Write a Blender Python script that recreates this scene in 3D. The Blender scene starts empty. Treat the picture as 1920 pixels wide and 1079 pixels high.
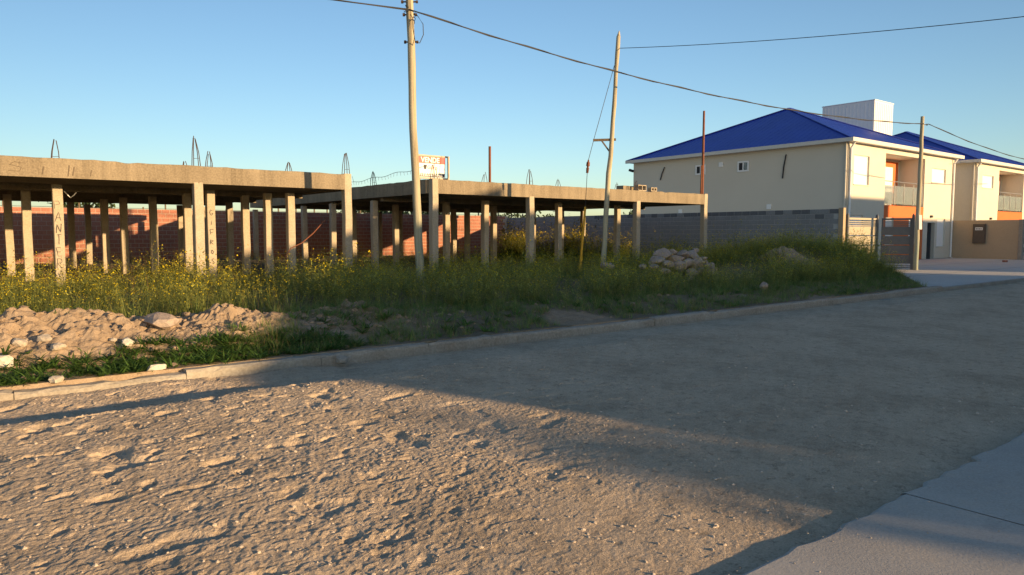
import bpy, bmesh, math, random
import numpy as np
from math import radians, sin, cos, tan, pi, atan2, sqrt
random.seed(7); RNG = np.random.default_rng(11)
S = bpy.context.scene
COL = S.collection

# ------------------------------------------------------------------ camera
F, CX, CY, CAMH = 1350.0, 960.0, 539.5, 1.5
YAW, PIT = radians(38.606), radians(4.2776)
cam_d = bpy.data.cameras.new('camera'); cam = bpy.data.objects.new('camera', cam_d); COL.objects.link(cam)
cam.location = (0, 0, CAMH); cam.rotation_euler = (pi/2 - PIT, 0, -YAW)
cam_d.sensor_width = 36; cam_d.lens = F/1920*36; cam_d.clip_start = .05; cam_d.clip_end = 3000
S.camera = cam
# ------------------------------------------------------------------ light
SUN_EL, SUN_AZ = radians(8.4), radians(24.5)          # azimuth of the sun: from -Y towards +X
sun_dir = np.array([sin(SUN_AZ)*cos(SUN_EL), -cos(SUN_AZ)*cos(SUN_EL), sin(SUN_EL)])   # towards the sun
W = bpy.data.worlds.new('World'); S.world = W; W.use_nodes = True
nt = W.node_tree; nt.nodes.clear()
sky = nt.nodes.new('ShaderNodeTexSky'); sky.sky_type = 'NISHITA'; sky.sun_disc = False
sky.sun_elevation = SUN_EL; sky.sun_rotation = -atan2(sun_dir[0], sun_dir[1])
sky.altitude = 50; sky.air_density = 1.0; sky.dust_density = 0.5; sky.ozone_density = 2.6
bg = nt.nodes.new('ShaderNodeBackground'); bg.inputs[1].default_value = 0.098
wo = nt.nodes.new('ShaderNodeOutputWorld')
nt.links.new(sky.outputs[0], bg.inputs[0]); nt.links.new(bg.outputs[0], wo.inputs[0])
sl = bpy.data.lights.new('sun', 'SUN'); sl.energy = 5.0; sl.angle = radians(.53); sl.color = (1.0, .68, .35)
so = bpy.data.objects.new('sun', sl); COL.objects.link(so)
so.rotation_euler = (pi/2 - SUN_EL, 0, atan2(sun_dir[1], sun_dir[0]) + pi/2)
so.location = (10, -20, 20)
S.view_settings.view_transform = 'Standard'; S.view_settings.look = 'None'; S.view_settings.gamma = 1
S.view_settings.use_curve_mapping = False
S.view_settings.exposure = 0.92

# ------------------------------------------------------------------ helpers
FW = np.array([sin(YAW)*cos(PIT), cos(YAW)*cos(PIT), -sin(PIT)]); RT = np.array([cos(YAW), -sin(YAW), 0]); UP = np.cross(RT, FW)
CAM = np.array([0, 0, CAMH])
def ray(x, y): return FW + RT*(x-CX)/F - UP*(y-CY)/F
def atz(x, y, z): d = ray(x, y); return CAM + d*(z-CAMH)/d[2]
def aty(x, y, Y): d = ray(x, y); return CAM + d*Y/d[1]
def atx(x, y, X): d = ray(x, y); return CAM + d*X/d[0]

_P = {}
def perlin(x, y, seed=0):
    x = np.asarray(x, float); y = np.asarray(y, float)
    if seed not in _P:
        r = np.random.default_rng(seed); a = r.random((256, 256))*2*pi; _P[seed] = (np.cos(a), np.sin(a))
    gx, gy = _P[seed]
    xi = np.floor(x).astype(int); yi = np.floor(y).astype(int); xf = x-xi; yf = y-yi
    def g(i, j): a = (xi+i) & 255; b = (yi+j) & 255; return gx[a, b]*(xf-i) + gy[a, b]*(yf-j)
    u = xf*xf*xf*(xf*(xf*6-15)+10); v = yf*yf*yf*(yf*(yf*6-15)+10)
    n0 = g(0, 0)*(1-u)+g(1, 0)*u; n1 = g(0, 1)*(1-u)+g(1, 1)*u
    return (n0*(1-v)+n1*v)*1.4
def sstep(a, b, x): t = np.clip((np.asarray(x, float)-a)/(b-a), 0, 1); return t*t*(3-2*t)

def setp(o, label=None, cat=None, group=None, kind=None):
    if label: o['label'] = label
    if cat: o['category'] = cat
    if group: o['group'] = group
    if kind: o['kind'] = kind
    return o
def empty(name, loc, label=None, cat=None, group=None, kind=None):
    o = bpy.data.objects.new(name, None); COL.objects.link(o); o.location = loc; o.empty_display_size = .2
    return setp(o, label, cat, group, kind)

class MB:
    def __init__(s): s.v = []; s.f = []; s.n = 0
    def add(s, v, f):
        v = np.asarray(v, float).reshape(-1, 3); s.v.append(v); s.f += [tuple(i+s.n for i in q) for q in f]; s.n += len(v); return s
    def hexa(s, p): return s.add(p, [(0,3,2,1),(4,5,6,7),(0,1,5,4),(1,2,6,5),(2,3,7,6),(3,0,4,7)])
    def box(s, x0, x1, y0, y1, z0, z1):
        return s.hexa([(x0,y0,z0),(x1,y0,z0),(x1,y1,z0),(x0,y1,z0),(x0,y0,z1),(x1,y0,z1),(x1,y1,z1),(x0,y1,z1)])
    def obox(s, c, a, b, d):
        c, a, b, d = map(lambda q: np.asarray(q, float), (c, a, b, d))
        return s.hexa([c-a-b-d, c+a-b-d, c+a+b-d, c-a+b-d, c-a-b+d, c+a-b+d, c+a+b+d, c-a+b+d])
    def bar(s, p, q, w, h):
        p = np.asarray(p, float); q = np.asarray(q, float); d = q-p; L = np.linalg.norm(d); d /= L
        u = np.cross(d, [0, 0, 1]); 
        if np.linalg.norm(u) < 1e-4: u = np.array([1., 0, 0])
        u /= np.linalg.norm(u); w_ = np.cross(u, d)
        return s.obox((p+q)/2, d*L/2, u*w/2, w_*h/2)
    def tube(s, pts, r, n=8, cap=True):
        pts = [np.asarray(p, float) for p in pts]; m = len(pts)
        rs = r if hasattr(r, '__len__') else [r]*m
        V = []
        for i, p in enumerate(pts):
            d = pts[min(i+1, m-1)]-pts[max(i-1, 0)]; d = d/np.linalg.norm(d)
            u = np.cross(d, [0, 0, 1.]) if abs(d[2]) < .95 else np.cross(d, [0, 1., 0]); u /= np.linalg.norm(u); w = np.cross(d, u)
            for k in range(n):
                a = 2*pi*k/n; V.append(p+rs[i]*(u*cos(a)+w*sin(a)))
        Fs = [(i*n+k, i*n+(k+1) % n, (i+1)*n+(k+1) % n, (i+1)*n+k) for i in range(m-1) for k in range(n)]
        if cap: Fs += [tuple(range(n))[::-1], tuple((m-1)*n+k for k in range(n))]
        return s.add(V, Fs)
    def column(s, x, y, z0, z1, w=.2, d=.2, ch=.012, jit=.004, seg=5):
        r = random.Random(int(x*977+y*131)); n = 8; V = []
        base = [(-w/2+ch,-d/2),(w/2-ch,-d/2),(w/2,-d/2+ch),(w/2,d/2-ch),(w/2-ch,d/2),(-w/2+ch,d/2),(-w/2,d/2-ch),(-w/2,-d/2+ch)]
        for i in range(seg+1):
            z = z0+(z1-z0)*i/seg; ox, oy = r.gauss(0, jit), r.gauss(0, jit)
            for (a, b) in base: V.append((x+a+ox+r.gauss(0, jit*.4), y+b+oy+r.gauss(0, jit*.4), z))
        Fs = [(i*n+k, i*n+(k+1) % n, (i+1)*n+(k+1) % n, (i+1)*n+k) for i in range(seg) for k in range(n)]
        return s.add(V, Fs+[tuple(range(n))[::-1], tuple(seg*n+k for k in range(n))])
    def grid(s, xs, ys, zf):
        X, Y = np.meshgrid(xs, ys, indexing='ij'); Z = zf(X, Y); m = len(ys)
        V = np.stack([X, Y, Z], -1).reshape(-1, 3)
        i = (np.arange(len(xs)-1)[:, None]*m+np.arange(m-1)[None]).ravel()
        q = np.stack([i, i+m, i+m+1, i+1], -1)+s.n
        s.v.append(V); s.f += list(map(tuple, q.tolist())); s.n += len(V); return s
    def build(s, name, mat, parent=None, smooth=False, **kw):
        V = np.concatenate(s.v); 
        if parent is not None: V = V-np.array(parent_loc(parent))
        me = bpy.data.meshes.new(name)
        L = np.array([len(q) for q in s.f], dtype=np.int32); idx = np.fromiter((i for q in s.f for i in q), dtype=np.int32)
        me.vertices.add(len(V)); me.vertices.foreach_set('co', V.astype(np.float32).ravel())
        me.loops.add(len(idx)); me.loops.foreach_set('vertex_index', idx)
        me.polygons.add(len(L)); st = np.zeros(len(L), np.int32); st[1:] = np.cumsum(L)[:-1]; me.polygons.foreach_set('loop_start', st); me.polygons.foreach_set('loop_total', L)
        me.polygons.foreach_set('use_smooth', np.full(len(L), smooth, bool))
        me.update(calc_edges=True); me.validate()
        if mat: me.materials.append(mat)
        o = bpy.data.objects.new(name, me); COL.objects.link(o)
        if parent is not None: o.parent = parent
        setp(o, **kw); return o
def parent_loc(p):
    l = np.array(p.location, float)
    while p.parent: p = p.parent; l = l+np.array(p.location)
    return l
def mb(): return MB()

# ------------------------------------------------------------------ materials
def newmat(name):
    m = bpy.data.materials.new(name); m.use_nodes = True; t = m.node_tree; t.nodes.clear()
    o = t.nodes.new('ShaderNodeOutputMaterial'); b = t.nodes.new('ShaderNodeBsdfPrincipled'); t.links.new(b.outputs[0], o.inputs[0]); return m, t, b
def N(t, typ, **kw):
    n = t.nodes.new(typ)
    for k, v in kw.items():
        if k in n.inputs.keys() if hasattr(n.inputs, 'keys') else False: n.inputs[k].default_value = v
        else: setattr(n, k, v)
    return n
def noise(t, vec, scale, detail=5, rough=.6):
    n = t.nodes.new('ShaderNodeTexNoise'); n.inputs['Scale'].default_value = scale; n.inputs['Detail'].default_value = detail; n.inputs['Roughness'].default_value = rough
    t.links.new(vec, n.inputs['Vector']); return n.outputs['Fac']
def ramp(t, fac, stops):
    r = t.nodes.new('ShaderNodeValToRGB'); e = r.color_ramp.elements
    while len(e) < len(stops): e.new(.5)
    for el, (p, c) in zip(e, stops): el.position = p; el.color = (*c, 1) if len(c) == 3 else c
    t.links.new(fac, r.inputs[0]); return r.outputs[0]
def mix(t, fac, a, b, mode='MIX'):
    m = t.nodes.new('ShaderNodeMix'); m.data_type = 'RGBA'; m.blend_type = mode
    if isinstance(fac, (int, float)): m.inputs[0].default_value = fac
    else: t.links.new(fac, m.inputs[0])
    for s, i in ((a, 6), (b, 7)):
        if isinstance(s, tuple): m.inputs[i].default_value = (*s, 1)
        else: t.links.new(s, m.inputs[i])
    return m.outputs[2]
def pos(t, scale=(1, 1, 1)):
    g = t.nodes.new('ShaderNodeNewGeometry'); mp = t.nodes.new('ShaderNodeMapping'); mp.inputs['Scale'].default_value = scale
    t.links.new(g.outputs['Position'], mp.inputs['Vector']); return mp.outputs[0]
def bump(t, b, h, strength=.3, dist=.02):
    n = t.nodes.new('ShaderNodeBump'); n.inputs['Strength'].default_value = strength; n.inputs['Distance'].default_value = dist
    t.links.new(h, n.inputs['Height']); t.links.new(n.outputs[0], b.inputs['Normal'])
def mat_mottled(name, c1, c2, scale=3, rough=.9, bs=.25, bscale=40, streak=0, c3=None, spec=.25, bdist=.01, c2amt=1.0):
    m, t, b = newmat(name); p = pos(t)
    c = ramp(t, noise(t, p, scale, 6), [(.3, c1), (.7, c2)])
    if streak:
        st = ramp(t, noise(t, pos(t, (streak, streak, .35)), 1.0, 5, .7), [(.42, (0, 0, 0)), (.72, (1, 1, 1))])
        c = mix(t, st, c, c3 or tuple(.45*x for x in c1))
    fine = noise(t, p, bscale, 4)
    c = mix(t, .35, c, ramp(t, fine, [(.3, tuple(.55*x for x in c1)), (.7, tuple(min(1, 1.3*x) for x in c2))]))
    t.links.new(c, b.inputs['Base Color']); b.inputs['Roughness'].default_value = rough; b.inputs['Specular IOR Level'].default_value = spec
    bump(t, b, fine, bs, bdist); return m
def mat_plain(name, c, rough=.6, metal=0, spec=.4, var=.12, scale=6):
    m, t, b = newmat(name)
    cc = ramp(t, noise(t, pos(t), scale, 4), [(.3, tuple(x*(1-var) for x in c)), (.7, tuple(min(1, x*(1+var)) for x in c))])
    t.links.new(cc, b.inputs['Base Color']); b.inputs['Roughness'].default_value = rough; b.inputs['Metallic'].default_value = metal; b.inputs['Specular IOR Level'].default_value = spec
    return m
M = {}
def mat_dirt(name, a, b_, c_, s=1.0):
    m, t, b = newmat(name); p = pos(t)
    c = ramp(t, noise(t, p, 1.1*s, 8, .72), [(.34, tuple(.68*x for x in a)), (.5, b_), (.66, tuple(1.08*x for x in c_))])
    c = mix(t, .4, c, ramp(t, noise(t, p, 9*s, 6, .7), [(.3, tuple(.6*x for x in a)), (.55, b_), (.8, tuple(1.25*x for x in c_))]))
    f = noise(t, p, 70, 5, .7)
    sp = ramp(t, noise(t, p, 13*s, 6, .8), [(.36, (1, 1, 1)), (.46, (0, 0, 0))])
    c = mix(t, sp, c, tuple(.62*x for x in a))
    c = mix(t, .3, c, ramp(t, f, [(.32, tuple(.45*x for x in a)), (.68, tuple(1.35*x for x in c_))]))
    t.links.new(c, b.inputs['Base Color']); b.inputs['Roughness'].default_value = 1; b.inputs['Specular IOR Level'].default_value = .05
    f2 = noise(t, p, 26, 6, .75); ad = t.nodes.new('ShaderNodeMath'); ad.operation = 'ADD'; t.links.new(f, ad.inputs[0]); t.links.new(f2, ad.inputs[1])
    bump(t, b, ad.outputs[0], .8, .016); return m
M['road'] = mat_dirt('packed_dirt', (.41, .315, .22), (.52, .405, .29), (.60, .48, .355))
M['soil'] = mat_dirt('loose_soil', (.25, .18, .12), (.36, .265, .185), (.45, .35, .26), 1.6)
M['verge'] = None
M['lot'] = mat_dirt('lot_soil', (.15, .12, .08), (.21, .17, .115), (.27, .22, .15), 1.2)
M['pebble'] = mat_mottled('pebble', (.38, .31, .24), (.52, .44, .36), 9, bscale=60, bs=.4)
M['pale'] = mat_mottled('pale_rubble', (.44, .40, .34), (.56, .52, .45), 5, bscale=40, bs=.3)
M['stone'] = mat_mottled('stone', (.36, .30, .23), (.52, .455, .37), 6, bscale=45, bs=.4)
M['rubble'] = mat_mottled('rubble', (.27, .21, .17), (.39, .32, .27), 2.5, bscale=22, bs=.5, bdist=.02)
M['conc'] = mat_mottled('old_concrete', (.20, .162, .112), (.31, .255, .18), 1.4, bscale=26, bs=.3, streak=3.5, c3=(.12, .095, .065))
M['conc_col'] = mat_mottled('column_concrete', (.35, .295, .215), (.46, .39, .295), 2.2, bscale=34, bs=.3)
M['kerb'] = mat_mottled('kerb_concrete', (.26, .23, .19), (.39, .355, .30), 1.6, bscale=30, bs=.35, streak=1.2, c3=(.24, .19, .14))
def mat_slab():
    m, t, b = newmat('pavement_concrete'); p = pos(t)
    c = ramp(t, noise(t, p, .8, 7, .65), [(.3, (.33, .30, .265)), (.55, (.42, .385, .34)), (.75, (.50, .46, .41))])
    c = mix(t, ramp(t, noise(t, p, 2.3, 6, .7), [(.5, (0, 0, 0)), (.72, (.75, .75, .75))]), c, (.45, .385, .31))       # settled dust
    c = mix(t, ramp(t, noise(t, pos(t, (1, 3, 1)), 1.7, 5, .7), [(.6, (0, 0, 0)), (.75, (.6, .6, .6))]), c, (.24, .22, .20))   # stains
    f = noise(t, p, 75, 5, .7); c = mix(t, .3, c, ramp(t, f, [(.3, (.2, .18, .16)), (.7, (.58, .54, .48))]))
    t.links.new(c, b.inputs['Base Color']); b.inputs['Roughness'].default_value = .9; b.inputs['Specular IOR Level'].default_value = .2; bump(t, b, f, .35, .006); return m
M['slab'] = mat_slab()
M['drive'] = mat_mottled('driveway_concrete', (.42, .40, .37), (.53, .51, .47), .7, bscale=30, bs=.15)
M['brick'] = mat_mottled('clay_block', (.29, .12, .078), (.39, .17, .115), 1.3, bscale=18, bs=.3)
M['mortar'] = mat_plain('mortar', (.42, .34, .27), .95)
M['mortar_grey'] = mat_plain('grey_mortar', (.40, .40, .39), .95)
M['block'] = mat_mottled('concrete_block', (.21, .215, .22), (.28, .285, .29), 1.2, bscale=30, bs=.4)
M['block_dark'] = mat_mottled('dark_concrete_block', (.115, .12, .13), (.165, .17, .18), 2, bscale=30, bs=.4)
M['cream'] = mat_mottled('cream_render', (.61, .555, .455), (.66, .605, .50), .5, bscale=55, bs=.12, bdist=.005)
M['tan'] = mat_mottled('tan_render', (.42, .315, .205), (.47, .355, .235), .6, bscale=50, bs=.2, bdist=.006)
M['orange'] = mat_mottled('orange_paint', (.60, .155, .05), (.66, .18, .06), .8, bscale=50, bs=.12, bdist=.005)
M['white'] = mat_plain('white_paint', (.80, .79, .76), .5, var=.03)
M['trim'] = mat_plain('eave_trim', (.62, .60, .55), .5, var=.05)
M['shutter'] = mat_plain('shutter_white', (.84, .83, .81), .45, var=.02)
M['dark'] = mat_plain('dark_interior', (.03, .03, .032), .8)
M['gate'] = mat_plain('gate_paint', (.12, .125, .13), .5, var=.08)
M['gate_beige'] = mat_plain('gate_beige_paint', (.40, .345, .25), .55, var=.05)
M['steel'] = mat_plain('steel', (.42, .42, .41), .4, .7)
M['rebar'] = mat_plain('rebar', (.09, .06, .045), .8, .3, var=.3, scale=30)
M['rust'] = mat_mottled('rusty_pipe', (.15, .055, .03), (.23, .09, .05), 6, .8, bscale=60, bs=.3)
M['cable'] = mat_plain('cable_black', (.03, .03, .032), .6)
M['graf'] = mat_plain('graffiti_paint', (.06, .055, .05), .8)
M['graf_faint'] = mat_plain('faded_paint', (.13, .10, .07), .9)
M['red'] = mat_plain('sign_red', (.62, .06, .055), .5, var=.05)
M['black'] = mat_plain('black_paint', (.025, .025, .025), .6)
M['meter'] = mat_mottled('meter_box_brown', (.10, .078, .06), (.135, .105, .08), 9, .6, bscale=80, bs=.3)
M['yellow'] = mat_plain('guard_yellow', (.60, .33, .03), .6, var=.2)
M['straw'] = mat_plain('straw', (.36, .27, .13), .9)
M['bark'] = mat_mottled('bark', (.10, .075, .05), (.16, .12, .085), 8, bscale=40, bs=.5)
def mat_wood():
    m, t, b = newmat('pole_wood')
    f = noise(t, pos(t, (14, 14, .55)), 1.0, 6, .65)
    c = ramp(t, f, [(.30, (.16, .13, .085)), (.48, (.40, .345, .235)), (.75, (.52, .46, .33))])
    g = t.nodes.new('ShaderNodeNewGeometry'); s = t.nodes.new('ShaderNodeSeparateXYZ'); t.links.new(g.outputs['Position'], s.inputs[0])
    mr = t.nodes.new('ShaderNodeMapRange'); mr.inputs[1].default_value = 3.2; mr.inputs[2].default_value = .6; t.links.new(s.outputs[2], mr.inputs[0])
    gr = ramp(t, noise(t, pos(t, (3, 3, 1.2)), 1.0, 4), [(.35, (0, 0, 0)), (.65, (1, 1, 1))])
    mm = t.nodes.new('ShaderNodeMath'); mm.operation = 'MULTIPLY'; t.links.new(mr.outputs[0], mm.inputs[0]); t.links.new(gr, mm.inputs[1])
    c = mix(t, mm.outputs[0], c, (.24, .30, .245))          # green copper treatment on the butt
    t.links.new(c, b.inputs['Base Color']); b.inputs['Roughness'].default_value = .85; b.inputs['Specular IOR Level'].default_value = .2
    bump(t, b, f, .5, .012); return m
M['wood'] = mat_wood()
def mat_roof():
    m, t, b = newmat('blue_metal_roof')
    c = ramp(t, noise(t, pos(t), .6, 4), [(.3, (.007, .03, .31)), (.7, (.011, .04, .38))])
    t.links.new(c, b.inputs['Base Color']); b.inputs['Roughness'].default_value = .42; b.inputs['Specular IOR Level'].default_value = .5
    return m
M['roof'] = mat_roof()
def mat_glass():
    m, t, b = newmat('rail_glass'); b.inputs['Base Color'].default_value = (.55, .6, .6, 1); b.inputs['Roughness'].default_value = .05
    b.inputs['Transmission Weight'].default_value = .75; b.inputs['Specular IOR Level'].default_value = .6; return m
M['glass'] = mat_glass()
def mat_plant(name, transl=.35):
    m, t, b = newmat(name); a = t.nodes.new('ShaderNodeAttribute'); a.attribute_name = 'tint'
    t.links.new(a.outputs['Color'], b.inputs['Base Color']); b.inputs['Roughness'].default_value = .65; b.inputs['Specular IOR Level'].default_value = .15
    tr = t.nodes.new('ShaderNodeBsdfTranslucent'); t.links.new(a.outputs['Color'], tr.inputs[0])
    mx = t.nodes.new('ShaderNodeMixShader'); mx.inputs[0].default_value = transl
    o = [n for n in t.nodes if n.type == 'OUTPUT_MATERIAL'][0]
    t.links.new(b.outputs[0], mx.inputs[1]); t.links.new(tr.outputs[0], mx.inputs[2]); t.links.new(mx.outputs[0], o.inputs[0]); return m
M['plant'] = mat_plant('weed_leaf', .45)

# ------------------------------------------------------------------ terrain functions
KERB_Y = 8.0
def road_z(X, Y):
    w = Y+.3*perlin(X*.5, Y*.5, 5)
    z = -.056+.145*np.clip((Y-1.9)/4.5, 0, 1)-.165*sstep(6.45, 7.2, w)
    z = z + .045*sstep(7.4, 7.95, Y)*sstep(3.9, 2.6, X)*(1+1.3*perlin(X*1.4, Y*.5, 12))
    rough = .2+.8*sstep(6.8, 3.8, X+.25*Y+.8*perlin(X*.5, Y*.5, 8))*sstep(2.0, 3.4, Y+.6*perlin(X*.8, Y*.8, 9)-.3*np.clip(X-1.2, 0, 3))
    z = z + (.010*perlin(X*.8, Y*1.2, 1) + .006*perlin(X*2.3+3, Y*3.1, 2))*(.4+.6*rough)
    far = .55+.45*sstep(3.6, 5.2, Y)
    z = z - .031*sstep(.34, .62, perlin(X*2.9, Y*3.7, 3))*rough*far - .018*sstep(.34, .56, perlin(X*6.0, Y*7.0, 10))*rough*far
    z = z + .008*np.maximum(perlin(X*8, Y*8.5, 4), 0)*rough + .0088*np.abs(perlin(X*17, Y*18, 6))*(.12+.88*rough) + .0042*perlin(X*29, Y*31, 7)*(.22+.78*rough)
    return z
def edge_x(Y): return np.minimum(20.9+np.clip(np.asarray(Y, float)-8.2, 0, 99)*1.25, np.where(np.asarray(Y) > 14.3, 60, 27.6))
def verge_z(X, Y):
    z = .072 + .15*sstep(8.25, 9.4, Y) + .05*sstep(9, 12, Y)
    along = .22*sstep(7.5, 4.5, X)+.95*np.exp(-((X-.9)/1.0)**4)+.55*np.exp(-((X-3.0)/.6)**2)+.32*np.exp(-((X-4.7)/.6)**2) + .28*sstep(13, 8, X)*np.maximum(perlin(X*.5, Y*0+3, 22), 0)
    front = np.where(Y < 10.0, np.exp(-((Y-10.0)/.72)**2), np.exp(-((Y-10.0)/.5)**2))
    z = z + .29*along*front
    bare = along*front
    z = z + (.07*perlin(X*1.7, Y*1.7, 23) + .075*perlin(X*3.6, Y*3.6, 24) + .085*(np.abs(perlin(X*6.5, Y*6.5, 25))-.2) + .045*(np.abs(perlin(X*14, Y*14, 28))-.2))*np.clip(.25+1.6*bare, 0, 1)*sstep(8.15, 8.6, Y)
    z = z + .75*np.exp(-(((X-22.8)/3.0)**2+((Y-13.2)/2.2)**2)) + .35*np.exp(-(((X-26.5)/1.6)**2+((Y-13.5)/2.5)**2))
    z = z + .08*perlin(X*.35, Y*.35, 26)*sstep(10, 12, Y)
    z = z - .2*(Y < KERB_Y+.125)
    z = z - .5*sstep(0, .35, X-edge_x(Y)-.15*perlin(X*1.5, Y*1.5, 36))
    return z

# ------------------------------------------------------------------ setting: ground sheets
m = mb(); m.grid(np.array([-1500, -60, -20, 0, 30, 70, 200, 1500.]), np.array([-1500, -200, -60, 0, 20, 60, 200, 1500.]), lambda X, Y: X*0-.22)
m.build('ground', M['lot'], kind='structure', label='bare earth ground reaching to the horizon')
m = mb()
m.grid(np.arange(-1.5, 8.5, .018), np.arange(1.55, KERB_Y+.06, .018), road_z)
m.grid(np.linspace(-30, -1.5, 150), np.arange(1.55, KERB_Y+.06, .08), road_z)
m.grid(np.concatenate([np.arange(8.49, 30, .07), np.arange(30, 110, .8)]), np.arange(1.55, KERB_Y+.06, .05), road_z)
m.build('dirt_road', M['road'], smooth=False, kind='structure', label='unpaved dirt road with rough pitted surface and loose pebbles')
m = mb()
xs = np.concatenate([np.arange(-14, -2, .25), np.arange(-2, 8, .036), np.arange(8, 28.2, .1)])
m.grid(xs, np.concatenate([np.concatenate([[KERB_Y+.11], np.arange(KERB_Y+.13, 11.4, .036)]), np.arange(11.4, 46, .3)]), verge_z)
vo = m.build('verge', M['soil'], smooth=False, kind='structure', label='earth verge and vacant lot with a low soil bank along the kerb')

vm, vt, vb = newmat('verge_soil'); va = vt.nodes.new('ShaderNodeAttribute'); va.attribute_name = 'bare'; vp = pos(vt)
vc1 = ramp(vt, noise(vt, vp, 6, 7, .7), [(.3, (.20, .14, .09)), (.5, (.31, .225, .15)), (.75, (.42, .325, .235))]); vc2 = ramp(vt, noise(vt, vp, 4, 6, .7), [(.3, (.09, .075, .045)), (.7, (.17, .135, .085))])
vc = mix(vt, va.outputs['Fac'], vc2, vc1); vf = noise(vt, vp, 60, 5, .7); vc = mix(vt, .3, vc, ramp(vt, vf, [(.3, (.12, .09, .06)), (.7, (.5, .41, .32))]))
vt.links.new(vc, vb.inputs['Base Color']); vb.inputs['Roughness'].default_value = 1; vb.inputs['Specular IOR Level'].default_value = .05; bump(vt, vb, vf, .7, .012)
vo.data.materials.clear(); vo.data.materials.append(vm)
vco = np.empty(len(vo.data.vertices)*3, np.float32); vo.data.vertices.foreach_get('co', vco); vco = vco.reshape(-1, 3); vX, vY = vco[:, 0], vco[:, 1]
bare = np.clip(sstep(5.4, 4.0, vX+.8*perlin(vX*.7, vY*.7, 33))*sstep(11.0, 10.4, vY)+.75*sstep(.3, .5, perlin(vX*.55, vY*.9, 34))*sstep(10.6, 9.6, vY), 0, 1)
vatt = vo.data.attributes.new('bare', 'FLOAT', 'POINT'); vatt.data.foreach_set('value', bare.astype(np.float32))
# kerb in cast segments, gutter strip
kerb = empty('kerb', (0, KERB_Y, 0), 'weathered concrete kerb between dirt road and weedy verge', kind='structure')
x = -13.0; k = 0
while x < 21:
    L = 1.5 if x < 12 else 3.0
    x1 = x+L-.005; r = random.Random(k); dz = r.uniform(-.015, .012); dy = r.uniform(-.015, .015)
    if -0.2 < x < 1.3: dz -= .03
    mm = mb(); n = 12; V = []; 
    prof = [(0, -.16), (0.0, .035), (.025, .062), (.15, .066), (.15, -.16)]
    for i in range(n+1):
        xx = x+(x1-x)*i/n
        for (py, pz) in prof: V.append((xx, KERB_Y+dy+py+r.gauss(0, .003), pz+dz+(r.gauss(0, .0035)-(.03 if r.random() < .03 else 0) if pz > 0 else 0)))
    q = len(prof); Fs = [(i*q+j, (i+1)*q+j, (i+1)*q+j+1, i*q+j+1) for i in range(n) for j in range(q-1)] + [tuple(range(q)), tuple(n*q+j for j in range(q))[::-1]]
    mm.add(V, Fs); mm.build('kerb_segment', M['kerb'], kerb); x += L; k += 1
m = mb(); m.grid(np.arange(3.6, 30, .1), np.linspace(KERB_Y-.42, KERB_Y-.004, 6), lambda X, Y: -.094+.012*sstep(7.6, 8, Y)+.012*perlin(X*.8, Y*3, 31))
m.build('gutter', M['kerb'], kind='structure', label='narrow concrete gutter strip at the foot of the kerb')
# near pavement slabs with open joints
pav = empty('pavement', (4.4, 1.8, 0), 'smooth concrete pavement with a straight edge beside the dirt road', kind='structure')
xj = [-14, -8, -2.6, 4.38, 9.2, 14, 20, 27, 35, 45, 60]
for a, b in zip(xj[:-1], xj[1:]):
    r = random.Random(int(a*10)); mm = mb(); n = 60; e = 1.80
    V = []
    for i in range(n+1):
        xx = a+.005+(b-a-.01)*i/n; ye = e+.02*perlin(xx*1.3, 0*xx, 41)+.010*r.gauss(0, 1)-(.05 if r.random() < .05 else 0)
        V += [(xx, ye+.004, -.16), (xx, ye, -.034), (xx, ye-.025, -.022), (xx, -4.2, -.022)]
    Fs = [(i*4+j, i*4+j+1, (i+1)*4+j+1, (i+1)*4+j) for i in range(n) for j in range(3)]
    mm.add(V, Fs); mm.build('paving_slab', M['slab'], pav)
m = mb(); m.grid(np.linspace(-14, 60, 40), np.linspace(-4.2, 1.76, 8), lambda X, Y: -.036+0*X); m.build('joint_filling', M['road'], pav)
# yard behind the camera and the concrete forecourt of the houses
m = mb(); m.grid(np.linspace(-30, 90, 60), np.linspace(-40, -4.2, 16), lambda X, Y: -.03+.02*perlin(X*.3, Y*.3, 42)); m.build('front_yards', M['lot'], kind='structure', label='bare front yards across the street')
def drive_z(X, Y): return .0+.10*sstep(8.2, 9.2, Y)*0+.035*sstep(8.1, 17.5, Y)
drv = empty('driveway', (36, 13, 0), 'pale concrete forecourt with dark joints in front of the houses', kind='structure')
for (a, b) in ((27.6, 33.4), (33.4, 40.2), (40.2, 47.9), (47.9, 56), (56, 70)):
    for (c, d) in ((8.16, 10.9), (10.9, 14.0), (14.0, 17.45)):
        a_ = a
        if a < 28: a_ = {8.16: 20.4, 10.9: 23.6, 14.0: 27.6}[c]
        mm = mb(); mm.grid(np.linspace(a_+.02, b-.02, 8), np.linspace(c+.02, d-.02, 6), lambda X, Y: .012+.035*sstep(8.1, 17.5, Y)); mm.build('driveway_panel', M['drive'], drv)
m = mb(); m.grid(np.linspace(20.4, 75, 10), np.linspace(8.1, 17.5, 6), lambda X, Y: -.02+0*X); m.build('driveway_joint_bed', M['lot'], drv)
mm = mb()
for i in range(34): mm.box(21.5+i*1.5, 22.99+i*1.5, KERB_Y+.0, KERB_Y+.15, -.15, .02)
mm.build('dropped_kerb', M['kerb'], kind='structure', label='low dropped kerb in front of the concrete forecourt')
m = mb(); m.grid(np.linspace(28.15, 80, 20), np.linspace(17.5, 50, 12), lambda X, Y: 0*X-.005); m.build('house_yard', M['drive'], kind='structure', label='paved ground around the houses')

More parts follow.
